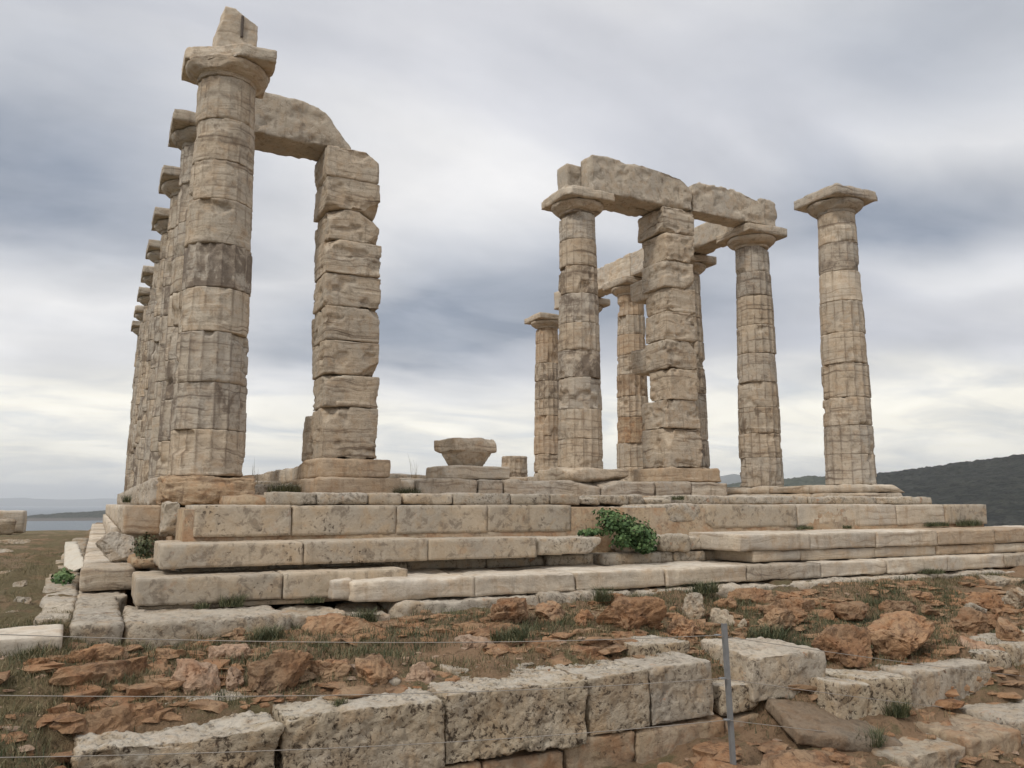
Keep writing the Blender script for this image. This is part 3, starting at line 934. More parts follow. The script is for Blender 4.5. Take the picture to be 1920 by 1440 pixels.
# second step, marble part at right
course([6.02, 7.25, 8.52, 9.80, 11.11, 12.42, 13.6], -3.66, -2.4, -0.60, -0.382, [MARBLE_PALE, MARBLE_PALE, MARBLE_PALE, MARBLE_WARM, MARBLE_WARM, MARBLE_PALE], res=0.028, r=0.012, rough=0.004, wave=0.008, strat=0.012)
course([6.28, 7.12, 8.52, 9.80, 11.11, 12.42, 13.6], -3.62, -2.4, -0.745, -0.603, [MARBLE_PALE, MARBLE_PALE, MARBLE_PALE, MARBLE_WARM, MARBLE_PALE], res=0.03, r=0.012, rough=0.003, wave=0.006)
# third step, poros at left
course([-0.95, 0.36, 1.64], -3.56, -2.6, -0.92, -0.672, POROS, res=0.022, r=0.012, rough=0.004, wave=0.006, pits=0.008, pitf=24)
block('levelling_stone', -0.93, 1.8, -3.50, -2.7, -0.972, -0.922, POROS, plat, res=0.04, r=0.012)
# lowest step: pale marble, laid in front
xs = [0.96, 2.27, 3.50, 4.73, 5.97, 7.21, 8.47, 9.71, 11.01, 12.36, 13.7]
course(xs, -3.86, -2.75, -0.955, -0.75, [MARBLE_PALE, MARBLE_PALE, MARBLE_PALE, MARBLE_PALE, MARBLE_GREY, MARBLE_PALE, MARBLE_PALE, MARBLE_PALE, POROS], res=0.024, r=0.012, rough=0.004, wave=0.010, strat=0.008, notch=0.012)
block('step_block', 0.80, 1.02, -3.72, -2.9, -0.93, -0.74, MARBLE_PALE, plat, res=0.024, r=0.03, rough=0.006, wave=0.02)
# course behind the top step
xs = [0.5, 1.03, 1.66, 2.10, 2.78, 3.60, 4.20, 4.66]
course(xs, -2.02, -1.5, -0.01, 0.135, [POROS_OLD, POROS_OLD, POROS, POROS, POROS_OLD, POROS_OLD, POROS_OLD], res=0.025, r=0.02, rough=0.006, wave=0.012, pits=0.006)
for a, b_, y, h in [(4.72, 5.05, -1.95, .09), (5.07, 5.5, -2.0, .13), (5.5, 5.78, -1.98, .12), (5.80, 6.3, -1.95, .08), (6.3, 7.6, -1.7, .12), (7.6, 9.3, -1.68, .13), (9.3, 10.9, -1.7, .12), (10.9, 12.3, -1.72, .125)]:
    block('step_block', a, b_, y, -1.2, -0.01, h, POROS_OLD, plat, res=0.028, r=0.03, rough=0.01, wave=0.02)
# left flank steps running away from the viewer
ys = np.arange(-1.70, 22, 1.26)
for i, y in enumerate(ys):
    rs = 0.03 if i < 3 else 0.07
    block('step_block', -1.42, -0.88, y, y + 1.26, -0.93, -0.695, MARBLE_PALE if i % 3 else MARBLE, plat, res=rs, r=0.015, wave=0.01)
    if i > 3:
        block('step_block', -1.08, -0.55, y, y + 1.26, -0.68, -0.37, MARBLE_PALE, plat, res=rs, r=0.015, wave=0.01)
    if y > -1.0:
        block('step_block', -1.0, -0.5, y + 0.3, y + 1.56, -0.37, -0.02, MARBLE if i < 3 else MARBLE_PALE, plat, res=rs, r=0.02, wave=0.012)
block('step_block', -1.0, -0.58, -0.55, 0.3, -0.37, -0.015, MARBLE_WARM, plat, res=0.022, r=0.012, wave=0.01)
block('core_stone', -0.66, -0.44, -1.75, -1.3, -0.37, 0.04, POROS_OLD, plat, res=0.02, r=0.06, rough=0.014, wave=0.03, pits=0.012)
block('core_stone', -0.93, -0.62, -1.6, -0.6, -0.72, -0.60, POROS_SOIL, plat, res=0.04, r=0.05, rough=0.014, wave=0.03)

# stylobate strips below the colonnades
sty = empty('left_stylobate', (0, 10, -0.05))
tag(sty, 'eroded row of base blocks under the left columns', 'base course')
y = -0.62
i = 0
while y < 21.5:
    L = [1.24, 1.28][i % 2]
    if i == 0:
        block('base_block', -0.60, 0.60, -0.60, 0.62, -0.02, 0.365, ORANGE, sty, res=0.020, r=0.075, rough=0.010, wave=0.035, strat=0.035, edge=1.2)
    else:
        block('base_block', -0.66, 0.56, y, y + L, -0.02, 0.365, MARBLE_GREY, sty, res=0.035 if i < 4 else 0.08, r=0.05, rough=0.01, wave=0.02, strat=0.02, notch=0.03)
    y += L
    i += 1
sty = empty('right_stylobate', (12.2, 7, 0.03))
tag(sty, 'two low courses of base blocks under the right-hand columns', 'base course')
y = -0.75
i = 0
while y < 17:
    L = [1.3, 1.15, 1.4][i % 3]
    block('base_block', 11.62, 12.86, y, y + L, 0.215, 0.378, MARBLE if i % 2 else MARBLE_PALE, sty, res=0.05, r=0.025, wave=0.015, notch=0.02, cuts=[(1, -1, 0.3, 1.75)] if i == 0 else ())
    block('base_block', 11.56, 12.92, y - 0.05, y + L - 0.05, 0.0, 0.213, MARBLE, sty, res=0.06, r=0.03, wave=0.015, cuts=[(1, -1, 0.1, 1.7)] if i == 0 else ())
    y += L
    i += 1

# porch course, pier bases, cella wall remains
por = empty('porch_course', (7, 2.2, 0.1))
tag(por, 'low marble course crossing the temple below the round column and fallen capital', 'base course')
for a, b_, kw in [(3.62, 4.75, {}), (4.77, 5.25, {}), (5.27, 7.34, dict(cuts=[(1, -1, 1, 2.2)])), (7.36, 8.6, dict(cuts=[(-1, -0.8, 0.9, 2.0)])), (8.62, 9.5, {}), (9.52, 10.45, {})]:
    block('course_block', a, b_, 1.62, 2.95, 0.10, 0.44, MARBLE_GREY, por, res=0.032, r=0.025, wave=0.02, strat=0.012, notch=0.02, **kw)
block('course_block', 3.28, 3.6, 1.75, 2.9, 0.10, 0.40, MARBLE_PALE, por, res=0.035, r=0.03, wave=0.02)
block('bearing_block', 6.72, 8.12, 1.78, 3.1, 0.44, 0.70, MARBLE, por, res=0.03, r=0.05, wave=0.03, rough=0.008, strat=0.01, cuts=[(0.45, -1, -0.75, 1.5), (-1, -1, 0.6, 2.0)])
cel = empty('left_cella_wall', (2.4, 6, 0.1))
tag(cel, 'row of low wall blocks running back behind the left pier', 'wall remains')
for y0, y1, m in [(3.5, 4.9, MARBLE_PALE), (4.95, 7.1, MARBLE), (7.15, 9.6, MARBLE), (9.65, 11.5, MARBLE_GREY)]:
    block('wall_block', 2.0, 2.75, y0, y1, 0.40, 0.70, m, cel, res=0.05, r=0.05, wave=0.03, notch=0.03)
    block('wall_block', 1.8, 2.8, y0, y1, 0.10, 0.39, MARBLE, cel, res=0.06, r=0.03, wave=0.02)
block('wall_block', 0.85, 1.9, 2.7, 3.6, 0.10, 0.33, POROS_OLD, cel, res=0.035, r=0.03, wave=0.015)
block('wall_block', 0.75, 1.75, 3.7, 5.0, 0.10, 0.42, POROS_OLD, cel, res=0.05, r=0.03, wave=0.015)
rem = empty('inner_foundation', (8, 9, 0.1))
tag(rem, 'scattered low blocks of the inner foundations behind the fallen capital', 'wall remains')
for x0, x1, y0, y1, z1, m in [(5.0, 6.1, 7.2, 8.0, 0.72, POROS_OLD), (6.4, 7.5, 8.3, 9.2, 0.70, MARBLE), (7.6, 9.3, 8.4, 9.3, 0.74, MARBLE), (9.35, 10.6, 8.5, 9.4, 0.76, MARBLE_GREY), (3.7, 4.4, 5.0, 5.7, 0.62, POROS_OLD), (4.7, 5.3, 5.6, 6.2, 0.58, MARBLE), (6.2, 6.9, 6.0, 6.7, 0.55, POROS_OLD), (4.4, 5.1, 9.0, 9.8, 0.85, MARBLE_GREY)]:
    block('foundation_block', x0, x1, y0, y1, 0.08, z1, m, rem, res=0.06, r=0.05, wave=0.03, notch=0.02)


def pier(label, rows, x0, x1, yf, mats, base, seed):
    root = empty('marble_pier', ((x0 + x1) / 2, yf + 0.5, base[0][4]))
    tag(root, label, 'pier', 'square wall-end piers')
    rng = random.Random(seed)
    for (a, b_, c, d, e, f, m) in base:
        block('base_block', a, b_, c, d, e, f, m, root, res=0.03, r=0.035, wave=0.02, strat=0.012, rough=0.005)
    for (z0, z1, yb, dxl, dxr, kw) in rows:
        kw = dict(kw)
        cc = list(kw.pop('cuts', ()))
        for _ in range(3):
            if rng.random() < 0.65:
                cc.append((rng.choice([-1, 1]), -1, rng.choice([-1, 1]) * rng.uniform(.3, 1.0), rng.uniform(1.95, 2.45)))
        block('pier_block', x0 + dxl + rng.uniform(-.045, .03), x1 + dxr + rng.uniform(-.04, .025), yf + rng.uniform(-.03, .03), yb, z0, z1, rng.choice(mats), root, res=0.022, r=0.018, wave=0.010, strat=0.010, rough=0.004, notch=0.010, edge=1.3, bite=0.035, cuts=cc, **kw)
    return root


pl = pier('left square pier of stacked blocks leaning a little, below the sloping architrave',
          [(0.76, 1.66, 2.95, 0.0, 0.0, {}), (1.66, 2.22, 2.95, 0.02, 0.03, {}), (2.22, 2.82, 2.95, 0.0, 0.04, {}), (2.82, 3.43, 2.95, 0.0, 0.03, {}),
           (3.43, 4.01, 2.95, -0.03, 0.0, {}), (4.01, 4.62, 2.95, -0.03, -0.01, {}), (4.62, 5.20, 3.0, -0.05, -0.02, dict(cuts=[(1, -1, -0.7, 2.1)])),
           (5.20, 5.76, 3.0, -0.08, -0.04, dict(cuts=[(-1, -1, -0.6, 2.15)])), (5.76, 6.33, 3.0, -0.10, -0.06, dict(cuts=[(1, -0.6, 0.9, 1.9)]))],
          2.06, 3.0, 2.0, [MARBLE, MARBLE, MARBLE], [(1.85, 3.32, 1.62, 3.45, 0.10, 0.44, MARBLE_WARM), (1.93, 3.16, 1.72, 3.40, 0.44, 0.76, MARBLE_WARM)], 3)
for (z0, z1, y0, y1, kw) in [(0.76, 1.60, 2.96, 3.62, dict(cuts=[(-0.3, 1, 0.9, 1.45)])), (2.75, 3.36, 2.96, 3.22, {}), (4.45, 5.12, 3.0, 3.18, {})]:
    block('wall_stub', 2.03, 2.8, y0, y1, z0, z1, MARBLE, pl, res=0.03, r=0.05, wave=0.03, strat=0.01, **kw)
block('patch_block', 2.25, 2.86, 2.0, 2.3, 1.665, 1.76, MARBLE, pl, res=0.03, r=0.006, wave=0.003)
pr_ = pier('right square pier of big blocks with jagged broken wall edge',
           [(0.75, 1.58, 2.93, 0.0, 0.02, {}), (1.58, 2.18, 2.86, 0.0, 0.02, {}), (2.18, 2.84, 2.74, 0.02, 0.0, {}), (2.84, 3.46, 2.78, 0.0, 0.0, {}),
            (3.46, 4.08, 2.78, 0.0, 0.0, {}), (4.08, 4.62, 2.80, 0.02, 0.0, {}), (4.62, 5.20, 2.85, 0.0, 0.0, {}), (5.20, 5.83, 2.88, 0.0, 0.02, {}), (5.83, 6.40, 2.96, -0.04, 0.04, {})],
           9.28, 10.10, 2.0, [MARBLE, MARBLE, MARBLE], [(9.08, 10.40, 1.72, 3.1, 0.44, 0.75, MARBLE_WARM)], 4)
for (z0, z1, y0, y1, kw) in [(0.76, 1.50, 2.8, 3.06, dict(cuts=[(0, 1, 0.8, 1.4)])), (1.72, 2.16, 2.75, 3.0, {}), (2.86, 3.42, 2.6, 3.40, dict(cuts=[(0, 1, -0.8, 1.5)])), (4.5, 5.0, 2.7, 3.40, dict(cuts=[(0, 1, -0.9, 1.35)]))]:
    block('wall_stub', 9.30, 10.05, y0, y1, z0, z1, MARBLE, pr_, res=0.026, r=0.04, wave=0.025, strat=0.01, rough=0.006, **kw)


# ------------------------------------------------------------------ architraves and fragments
def beam(label, x0, x1, y0, y1, z0, z1, mat, cuts=(), res=0.03, group='architrave blocks', rot=0, **kw):
    a = dict(r=0.024, wave=0.012, rough=0.005, notch=0.016, bite=0.03, edge=1.3)
    a.update(kw)
    s = nxt()
    P, Q = stone((x1 - x0, y1 - y0, z1 - z0), res, s, **a)
    P = apply_cuts(P, cuts, s)
    o = obj('architrave_block', mesh_from('architrave_block', P, Q), mat, None, ((x0 + x1) / 2, (y0 + y1) / 2, z0), (0, 0, rot))
    return tag(o, label, 'architrave', group)


a1 = beam('sloping broken architrave joining the left pier to the left-hand row', 0.1, 2.42, 2.12, 2.9, 6.34, 7.14, BROKEN, cuts=[(0.75, -0.15, 0.62, 0.97), (0.35, -0.1, 0.95, 0.87)], rough=0.007)
b1 = beam('front architrave spanning from the round column to the right-hand pier', 7.50, 10.10, 2.02, 2.50, 6.43, 7.25, BROKEN, cuts=[(0.55, 0, 0.85, 1.08), (0.12, 0, 1.0, 0.78)], rough=0.007)
b2 = beam('second architrave block just behind the front one, its end standing out left', 7.18, 10.2, 2.53, 2.95, 6.43, 7.18, BROKEN)
b3 = beam('architrave between right-hand pier and outer column, its top chipped', 10.13, 12.25, 2.06, 2.52, 6.43, 7.16, BROKEN, cuts=[(0.3, 0, 0.95, 0.747), (-0.5, 0, 0.9, 1.05)], rough=0.007)
b4 = beam('short upright architrave end standing on the outer column', 12.30, 12.82, 2.25, 2.75, 6.43, 7.17, BROKEN)
b5 = beam('architrave running back from the outer column towards the hidden one', 11.90, 12.52, 3.0, 5.1, 6.43, 6.98, BROKEN, cuts=[(0, 0.6, 0.9, 0.95)])
b6 = beam('pale architrave over the right-hand row seen left of the pier', 11.90, 12.52, 7.1, 9.75, 6.42, 7.12, MARBLE_PALE, cuts=[(0, 0.7, 0.8, 1.08)])
b7 = beam('pale architrave continuing on the right-hand row just behind the pier', 11.90, 12.52, 5.3, 7.07, 6.42, 7.1, MARBLE_PALE)
b8 = beam('small upright architrave remnant behind the round column', 11.95, 12.5, 10.9, 11.6, 6.42, 7.0, MARBLE_PALE)

fr = empty('architrave_fragment', (0.05, -0.05, ZT))
tag(fr, 'jagged upright marble fragment with an iron clamp atop the nearest left column', 'fragment')
P, Q = stone((0.58, 0.50, 0.67), 0.02, 4242, r=0.02, wave=0.012, rough=0.005)
P = apply_cuts(P, [(-1, -0.1, 0.22, 0.33), (0.55, -0.15, 0.80, 0.57), (-0.5, 0.2, 0.6, 0.54)], 3)
fb = obj('fragment_body', mesh_from('fragment_body', P, Q), MARBLE_PALE, fr, (0.07, -0.02, ZT + 0.001))
P, Q = stone((0.04, 0.02, 0.34), 0.02, 4243, r=0.004, wave=0.002, rough=0.001)
obj('iron_clamp', mesh_from('iron_clamp', P, Q), IRON, fr, (0.13, -0.278, ZT + 0.24))

# fallen capital on its block
cb = empty('marble_base_block', (4.87, 2.3, 0.45))
tag(cb, 'low marble block lying under the fallen capital', 'block')
block('block_body', 4.22, 5.52, 1.85, 2.85, 0.45, 0.685, MARBLE_PALE, cb, res=0.026, r=0.025, wave=0.012, strat=0.006, cuts=[(-1, -1, 0.2, 1.85)])
fc = empty('fallen_capital', (4.82, 2.32, 0.69))
tag(fc, 'fallen Doric capital with broken corner resting on a marble block', 'capital')
ec = obj('cushion', echinus_mesh(0.32, 0.49, 0.27, 88, 96, cone=True), MARBLE, fc, (4.82, 2.32, 0.69))
P, Q = stone((0.88, 0.88, 0.25), 0.020, 4300, r=0.05, wave=0.02, rough=0.005, notch=0.02)
P = apply_cuts(P, [(-0.7, -1, 0.6, 0.585), (0.9, -0.9, 0.5, 0.61), (0.1, -0.8, 0.9, 0.44)], 8)
obj('abacus', mesh_from('abacus', P, Q), MARBLE, fc, (4.80, 2.32, 0.945), (0, 0, 0.10))

# ------------------------------------------------------------------ foundation courses in front of the steps
fnd = empty('foundation_course', (1.5, -4.0, -1.3))
tag(fnd, 'weathered foundation course below the lowest step, half buried in earth', 'foundation')


def fblock(x0, x1, y0, y1, z0, z1, mat, **kw):
    a = dict(res=0.022, r=0.035, rough=0.010, wave=0.02, pits=0.012)
    a.update(kw)
    return block('foundation_block', x0, x1, y0, y1, z0, z1, mat, fnd, **a)


fblock(-1.74, -1.44, -3.75, -1.2, -1.30, -0.955, POROS_OLD)
fblock(-1.44, -1.06, -4.40, -2.2, -1.40, -0.945, POROS_OLD)
fblock(-1.44, -0.95, -2.18, -1.3, -1.40, -0.945, POROS)
fblock(-1.05, 0.28, -4.40, -3.6, -1.35, -0.955, POROS_OLD, r=0.05)
fblock(-1.02, -0.3, -3.58, -3.0, -1.30, -0.965, POROS)
fblock(0.30, 0.84, -4.18, -3.3, -1.25, -0.985, PALEROCK, r=0.07, wave=0.05)
fblock(0.86, 1.36, -4.12, -3.3, -1.25, -1.0, PALEROCK, r=0.07, wave=0.05)
fblock(1.38, 2.98, -3.98, -3.3, -1.30, -0.962, POROS_OLD)
x = 3.0
rng = random.Random(9)
while x < 13.5:
    L = rng.uniform(0.9, 1.6)
    fblock(x, x + L, -4.0 + rng.uniform(-.06, .05), -3.3, -1.30, -0.965 - rng.uniform(0, .015), POROS_OLD, r=0.05, wave=0.03)
    x += L + 0.01

# ------------------------------------------------------------------ foreground retaining wall
wal = empty('foreground_wall', (1.0, -6.0, -2.0))
tag(wal, 'pitted pale limestone wall blocks in the foreground', 'wall')


def wblock(x0, x1, y0, y1, z0, z1, mat=None, **kw):
    a = dict(res=0.0115, r=0.020, rough=0.006, wave=0.014, pits=0.030, pitf=12.0, warpf=2.6, notch=0.012, edge=0.9, gap=0.001)
    a.update(kw)
    o = block('wall_block', x0, x1, y0, y1, z0, z1, mat or POROS_PIT, wal, **a)
    return o


wblock(-1.36, -0.17, -6.38, -5.72, -1.80, -1.375, r=0.035, wave=0.025, tilt=(0.05, 0))
wblock(-0.95, -0.12, -5.86, -5.45, -1.6, -1.29, r=0.06, wave=0.03)
wblock(-0.165, 0.94, -6.37, -5.75, -1.80, -1.345, r=0.025, pits=0.034, pitf=10)
wblock(0.30, 0.85, -5.82, -5.5, -1.6, -1.29, r=0.06, wave=0.03, mat=POROS_OLD)
wblock(0.945, 2.11, -6.36, -5.66, -1.79, -1.315, pits=0.036, pitf=11)
wblock(1.15, 2.0, -5.75, -5.45, -1.6, -1.275, r=0.07, wave=0.04, mat=POROS_OLD)
wblock(2.13, 2.69, -6.34, -5.75, -1.74, -1.30, pits=0.018, tilt=(0, -0.03))
wblock(2.70, 3.34, -6.34, -5.8, -1.73, -1.285, POROS_OLD, pits=0.016, pitf=14, tilt=(0, -0.03))
wblock(2.9, 3.48, -5.85, -5.4, -1.66, -1.20, pits=0.014)
for a, b_, m in [(-1.36, 0.0, POROS_SOIL), (0.0, 0.55, POROS_SOIL), (0.56, 1.24, POROS_SOIL), (1.25, 1.92, POROS_SOIL), (1.93, 2.55, POROS_SOIL), (2.56, 3.45, POROS_SOIL)]:
    wblock(a, b_, -6.33, -5.8, -2.25, -1.745 - 0.06 * (a < 1.9), m, res=0.018, pits=0.008, r=0.03, wave=0.015)
wblock(3.42, 3.88, -6.32, -5.9, -1.74, -1.50, POROS_PIT, res=0.014, pits=0.014)
wblock(3.47, 3.95, -6.30, -5.8, -2.2, -1.76, POROS_SOIL, res=0.018, pits=0.008)

w2 = empty('right_wall', (6.5, -6.8, -1.9))
tag(w2, 'stepped pale wall blocks at the lower right corner', 'wall')


def rblock(x0, x1, y0, y1, z0, z1, mat, **kw):
    a = dict(res=0.014, r=0.032, rough=0.007, wave=0.018, pits=0.02, pitf=10.0, notch=0.012)
    a.update(kw)
    return block('wall_block', x0, x1, y0, y1, z0, z1, mat, w2, **a)


rblock(4.28, 4.70, -6.72, -6.2, -1.95, -1.50, POROS_PIT, pits=0.012, tilt=(0, 0.08))
rblock(4.68, 5.25, -6.70, -6.1, -1.88, -1.50, POROS_PIT, pits=0.012, tilt=(0, 0.06))
rblock(5.27, 6.42, -6.66, -6.0, -1.85, -1.49, POROS_OLD, pits=0.008, cuts=[(1, -0.6, 0.2, 1.7)])
rblock(6.44, 6.95, -6.55, -6.0, -1.66, -1.42, POROS_PIT, pits=0.008)
rblock(6.97, 7.6, -6.5, -5.9, -1.68, -1.40, POROS_PIT, pits=0.008)
rblock(6.3, 7.2, -6.6, -6.0, -1.95, -1.67, POROS_OLD, pits=0.01)
rblock(7.62, 8.6, -6.5, -5.9, -1.75, -1.38, POROS_OLD, pits=0.01)
rblock(4.30, 5.05, -7.35, -6.75, -2.18, -1.90, PALEROCK, pits=0.012)
rblock(5.07, 5.75, -7.35, -6.75, -2.25, -1.86, POROS_SOIL, pits=0.012)
rblock(5.77, 6.6, -7.3, -6.7, -2.25, -1.82, POROS_OLD, pits=0.012)


# ------------------------------------------------------------------ loose stones
def loose(label, X, Y, w, dep, h, mat, seed, rz=0.0, tilt=(0, 0), sink=0.06, cat='rock', group=None, res=None, name='rock', z=None, **kw):
    res = res or max(0.010, w / 27)
    P, Q = rock((w, dep, h + sink), res, seed, **kw)
    zz = (gz(X, Y) if z is None else z) - sink
    o = obj(name, mesh_from(name, P, Q, smooth=False), mat, None, (X, Y + dep * 0.35, zz), (tilt[0], tilt[1], rz))
    return tag(o, label, cat, group)


R_, T_, P_, K_ = REDROCK, PALEROCK, PALEROCK, PINKROCK
ROCKS = [
    ('flat orange slab propped below the third step near the dirt', 0.68, -4.54, 0.80, 0.42, 0.15, R_, 1, -0.1),
    ('tan red layered rock just below the left foundation corner', -1.31, -5.04, 0.54, 0.35, 0.15, R_, 2, 0.1),
    ('crumbly red rock in front of the left foundation corner', -1.25, -5.5, 0.66, 0.40, 0.18, R_, 3, 0.0),
    ('large red block with pale ridge nearest the lower left corner', -1.17, -6.10, 0.80, 0.50, 0.25, R_, 4, 0.22),
    ('small brown block standing leftmost among the red rocks', -1.59, -5.15, 0.24, 0.2, 0.12, R_, 5, 0.1),
    ('mottled pinkish rock between the left red rocks and the long wall', -0.6, -5.67, 0.38, 0.3, 0.20, K_, 6, -0.2),
    ('small tan pointed stone right of the mottled pinkish rock', -0.38, -5.68, 0.14, 0.14, 0.15, K_, 7, 0.3),
    ('pale pink rock in the grass behind the mottled one', -0.33, -5.13, 0.31, 0.26, 0.12, K_, 8, 0.1),
    ('big angular red rock behind the left end of the long wall', -0.1, -5.80, 0.50, 0.36, 0.25, R_, 9, 0.3),
    ('cracked red rock touching the big angular one at its right', 0.32, -5.71, 0.35, 0.3, 0.17, R_, 10, -0.2),
    ('low red hump at the foot of the left foundation course', 0.17, -4.58, 0.38, 0.3, 0.07, R_, 11, 0.0),
    ('brownish red rock just behind the long pitted wall', 0.64, -5.85, 0.33, 0.28, 0.18, R_, 12, 0.2),
    ('rounded tan rock just behind the long pitted wall', 0.99, -5.88, 0.22, 0.2, 0.12, K_, 13, 0.2),
    ('pale pinkish flat slab lying in the middle of the dirt bank', 1.73, -5.13, 0.38, 0.2, 0.06, K_, 14, 0.0),
    ('dark layered red rock below the pale marble step', 2.34, -4.70, 0.50, 0.4, 0.24, R_, 15, 0.1),
    ('blocky orange rock right of the dark layered one', 2.82, -4.66, 0.40, 0.36, 0.20, R_, 16, -0.1),
    ('small red rock wedged left of the big brown boulder', 3.04, -4.89, 0.30, 0.28, 0.15, R_, 17, 0.2),
    ('big rounded brown boulder near the middle of the bank', 3.35, -5.25, 0.72, 0.5, 0.30, R_, 18, 0.0),
    ('flat orange rock against the foundation above the brown boulder', 3.76, -4.28, 0.40, 0.3, 0.13, R_, 19, 0.0),
    ('dark red rock behind the top of the steel post', 4.01, -5.21, 0.43, 0.35, 0.19, R_, 20, 0.1),
    ('long orange ledge in the dirt below the layered rock', 2.0, -5.01, 0.78, 0.35, 0.08, R_, 21, -0.05),
    ('low orange ledge in the centre of the bank', 2.17, -5.5, 0.54, 0.3, 0.09, R_, 22, 0.0),
    ('thin flat orange slab half sunk below the brown boulder', 2.92, -5.54, 0.58, 0.3, 0.05, R_, 23, -0.15),
    ('tall whitish rock behind the steel post', 4.47, -4.78, 0.31, 0.3, 0.26, P_, 24, 0.2),
    ('low whitish rock right of the tall whitish one', 4.64, -4.95, 0.34, 0.28, 0.15, P_, 25, 0.0),
    ('tiny white stone right of the low whitish rock', 4.83, -5.07, 0.13, 0.12, 0.10, P_, 26, 0.0),
    ('brown rock behind the whitish rocks below the marble steps', 5.04, -4.66, 0.42, 0.35, 0.18, R_, 27, 0.1),
    ('orange sloping ridge rock below the marble steps', 5.51, -4.5, 0.54, 0.3, 0.17, R_, 28, -0.35),
    ('pointed dark red rock in the grass above the pale square block', 5.11, -5.26, 0.44, 0.3, 0.22, R_, 29, 0.3),
    ('arched brown rock leaning behind the pointed red one', 5.42, -5.12, 0.48, 0.35, 0.27, R_, 30, -0.2),
    ('low tan rock in grass behind the arched brown rock', 6.02, -4.73, 0.38, 0.3, 0.13, R_, 31, 0.0),
    ('brown flat-topped rock in grass left of the purplish one', 6.47, -5.13, 0.55, 0.4, 0.19, R_, 32, 0.1),
    ('purplish brown wedge rock high on the right bank', 7.23, -5.08, 0.58, 0.42, 0.21, R_, 33, 0.2),
    ('bright orange tabular rock above the huge brown boulder', 6.86, -5.45, 0.44, 0.32, 0.15, R_, 34, 0.1),
    ('huge reddish brown boulder dominating the right bank', 5.8, -6.33, 0.72, 0.55, 0.46, R_, 35, 0.3),
    ('orange block left of the huge brown boulder', 5.1, -6.25, 0.74, 0.5, 0.34, R_, 36, 0.1),
    ('small tan stone right of the huge brown boulder', 6.37, -6.36, 0.19, 0.18, 0.13, K_, 37, 0.0),
    ('reddish layered rock upper right of the huge boulder', 7.36, -5.85, 0.40, 0.34, 0.27, R_, 38, 0.1),
    ('brown rock right of the reddish layered rock', 7.92, -5.79, 0.34, 0.3, 0.18, R_, 39, 0.2),
    ('salmon flat rock high at the right edge', 8.7, -5.22, 0.52, 0.4, 0.21, R_, 40, -0.2),
    ('small white rock beside the salmon flat rock', 8.29, -5.28, 0.28, 0.24, 0.13, P_, 41, 0.1),
    ('large white slab below the steps at the right edge', 9.96, -4.55, 0.9, 0.5, 0.17, P_, 42, 0.1),
    ('grey white boulder cut by the right edge', 9.3, -5.23, 0.45, 0.4, 0.26, P_, 43, 0.1),
    ('brown rock cut by the right edge above the right wall', 7.40, -6.35, 0.46, 0.4, 0.31, R_, 44, 0.0),
    ('tan wedge rock above the right wall', 6.72, -6.40, 0.38, 0.3, 0.22, K_, 45, -0.5),
    ('flat whitish stone lying in the grass at the left edge', -1.96, -2.71, 0.19, 0.12, 0.05, P_, 46, 0.3),
    ('small pale stone in grass behind the flat whitish one', -1.93, -2.14, 0.17, 0.12, 0.08, P_, 47, 0.0),
    ('tiny pale stone against the dark left foundation block', -1.70, -3.92, 0.09, 0.06, 0.07, P_, 48, 0.0),
]
for (lab, X, Y, w, dep, h, m, s, rz) in ROCKS:
    flat = h / w < 0.4
    h *= 1.12
    loose(lab, X, Y, w * 1.06, dep, h, m, 300 + s, rz, strat=0.016 if m is R_ else 0.006, rough=0.05 if not flat else 0.035, facets=13 if not flat else 9, sink=0.10, group='loose rocks on the bank')

# special stones
loose('big tan boulder with a chipped top standing on the left flank step', -1.08, -0.80, 0.52, 0.6, 0.40, MARBLE_GREY, 401, 0.0, z=-0.70, sink=0.0, rough=0.02, facets=10, res=0.014, cat='boulder')
P, Q = stone((0.80, 0.75, 0.40), 0.016, 4500, r=0.035, wave=0.02, rough=0.008, pits=0.014, pitf=11, notch=0.012)
tag(obj('limestone_block', mesh_from('limestone_block', P, Q), POROS_OLD, None, (4.12, -6.02, -1.66), (0.03, 0.02, -0.05)), 'square pale limestone block right of the steel post', 'block')
P, Q = stone((0.95, 0.55, 0.10), 0.018, 4501, r=0.03, wave=0.02, rough=0.008)
tag(obj('stone_slab', mesh_from('stone_slab', P, Q), SLAB, None, (4.22, -6.72, -1.86), (0.28, 0.16, -0.25)), 'grey brown flat slab tilted towards the viewer right of the post', 'slab')
P, Q = stone((0.46, 0.50, 0.16), 0.02, 4502, r=0.012, wave=0.008)
tag(obj('white_slab', mesh_from('white_slab', P, Q), MARBLE_PALE, None, (-1.72, -4.45, -1.13), (0.05, 0, 0.03)), 'white flat slab lying on the ground at the left edge', 'slab')
P, Q = stone((0.20, 2.6, 0.34), 0.04, 4503, r=0.012, wave=0.006)
P = apply_cuts(P, [(-0.35, -0.16, 0.9, 0.20)], 4)
tag(obj('marble_slab', mesh_from('marble_slab', P, Q), FRESH, None, (-1.63, 3.6, -1.0), (0, 0, 0.03)), 'clean white marble slab with sloping top beside the left flank step', 'slab')
rows = empty('flank_edging', (-1.7, 4, -1.05))
tag(rows, 'line of rough edging stones along the left flank step', 'edging')
rng = random.Random(5)
y = -1.1
while y < 14:
    L = rng.uniform(0.35, 0.8)
    block('edging_stone', -1.82 + rng.uniform(-.08, .05), -1.45, y, y + L, -1.15, -0.97 + rng.uniform(-.03, .03), PALEROCK, rows, res=0.05, r=0.05, wave=0.04)
    y += L + 0.02
lb = empty('fallen_block_pile', (-4.3, 25.2, -1.15))
tag(lb, 'heap of pale fallen blocks far back at the left edge', 'block pile')
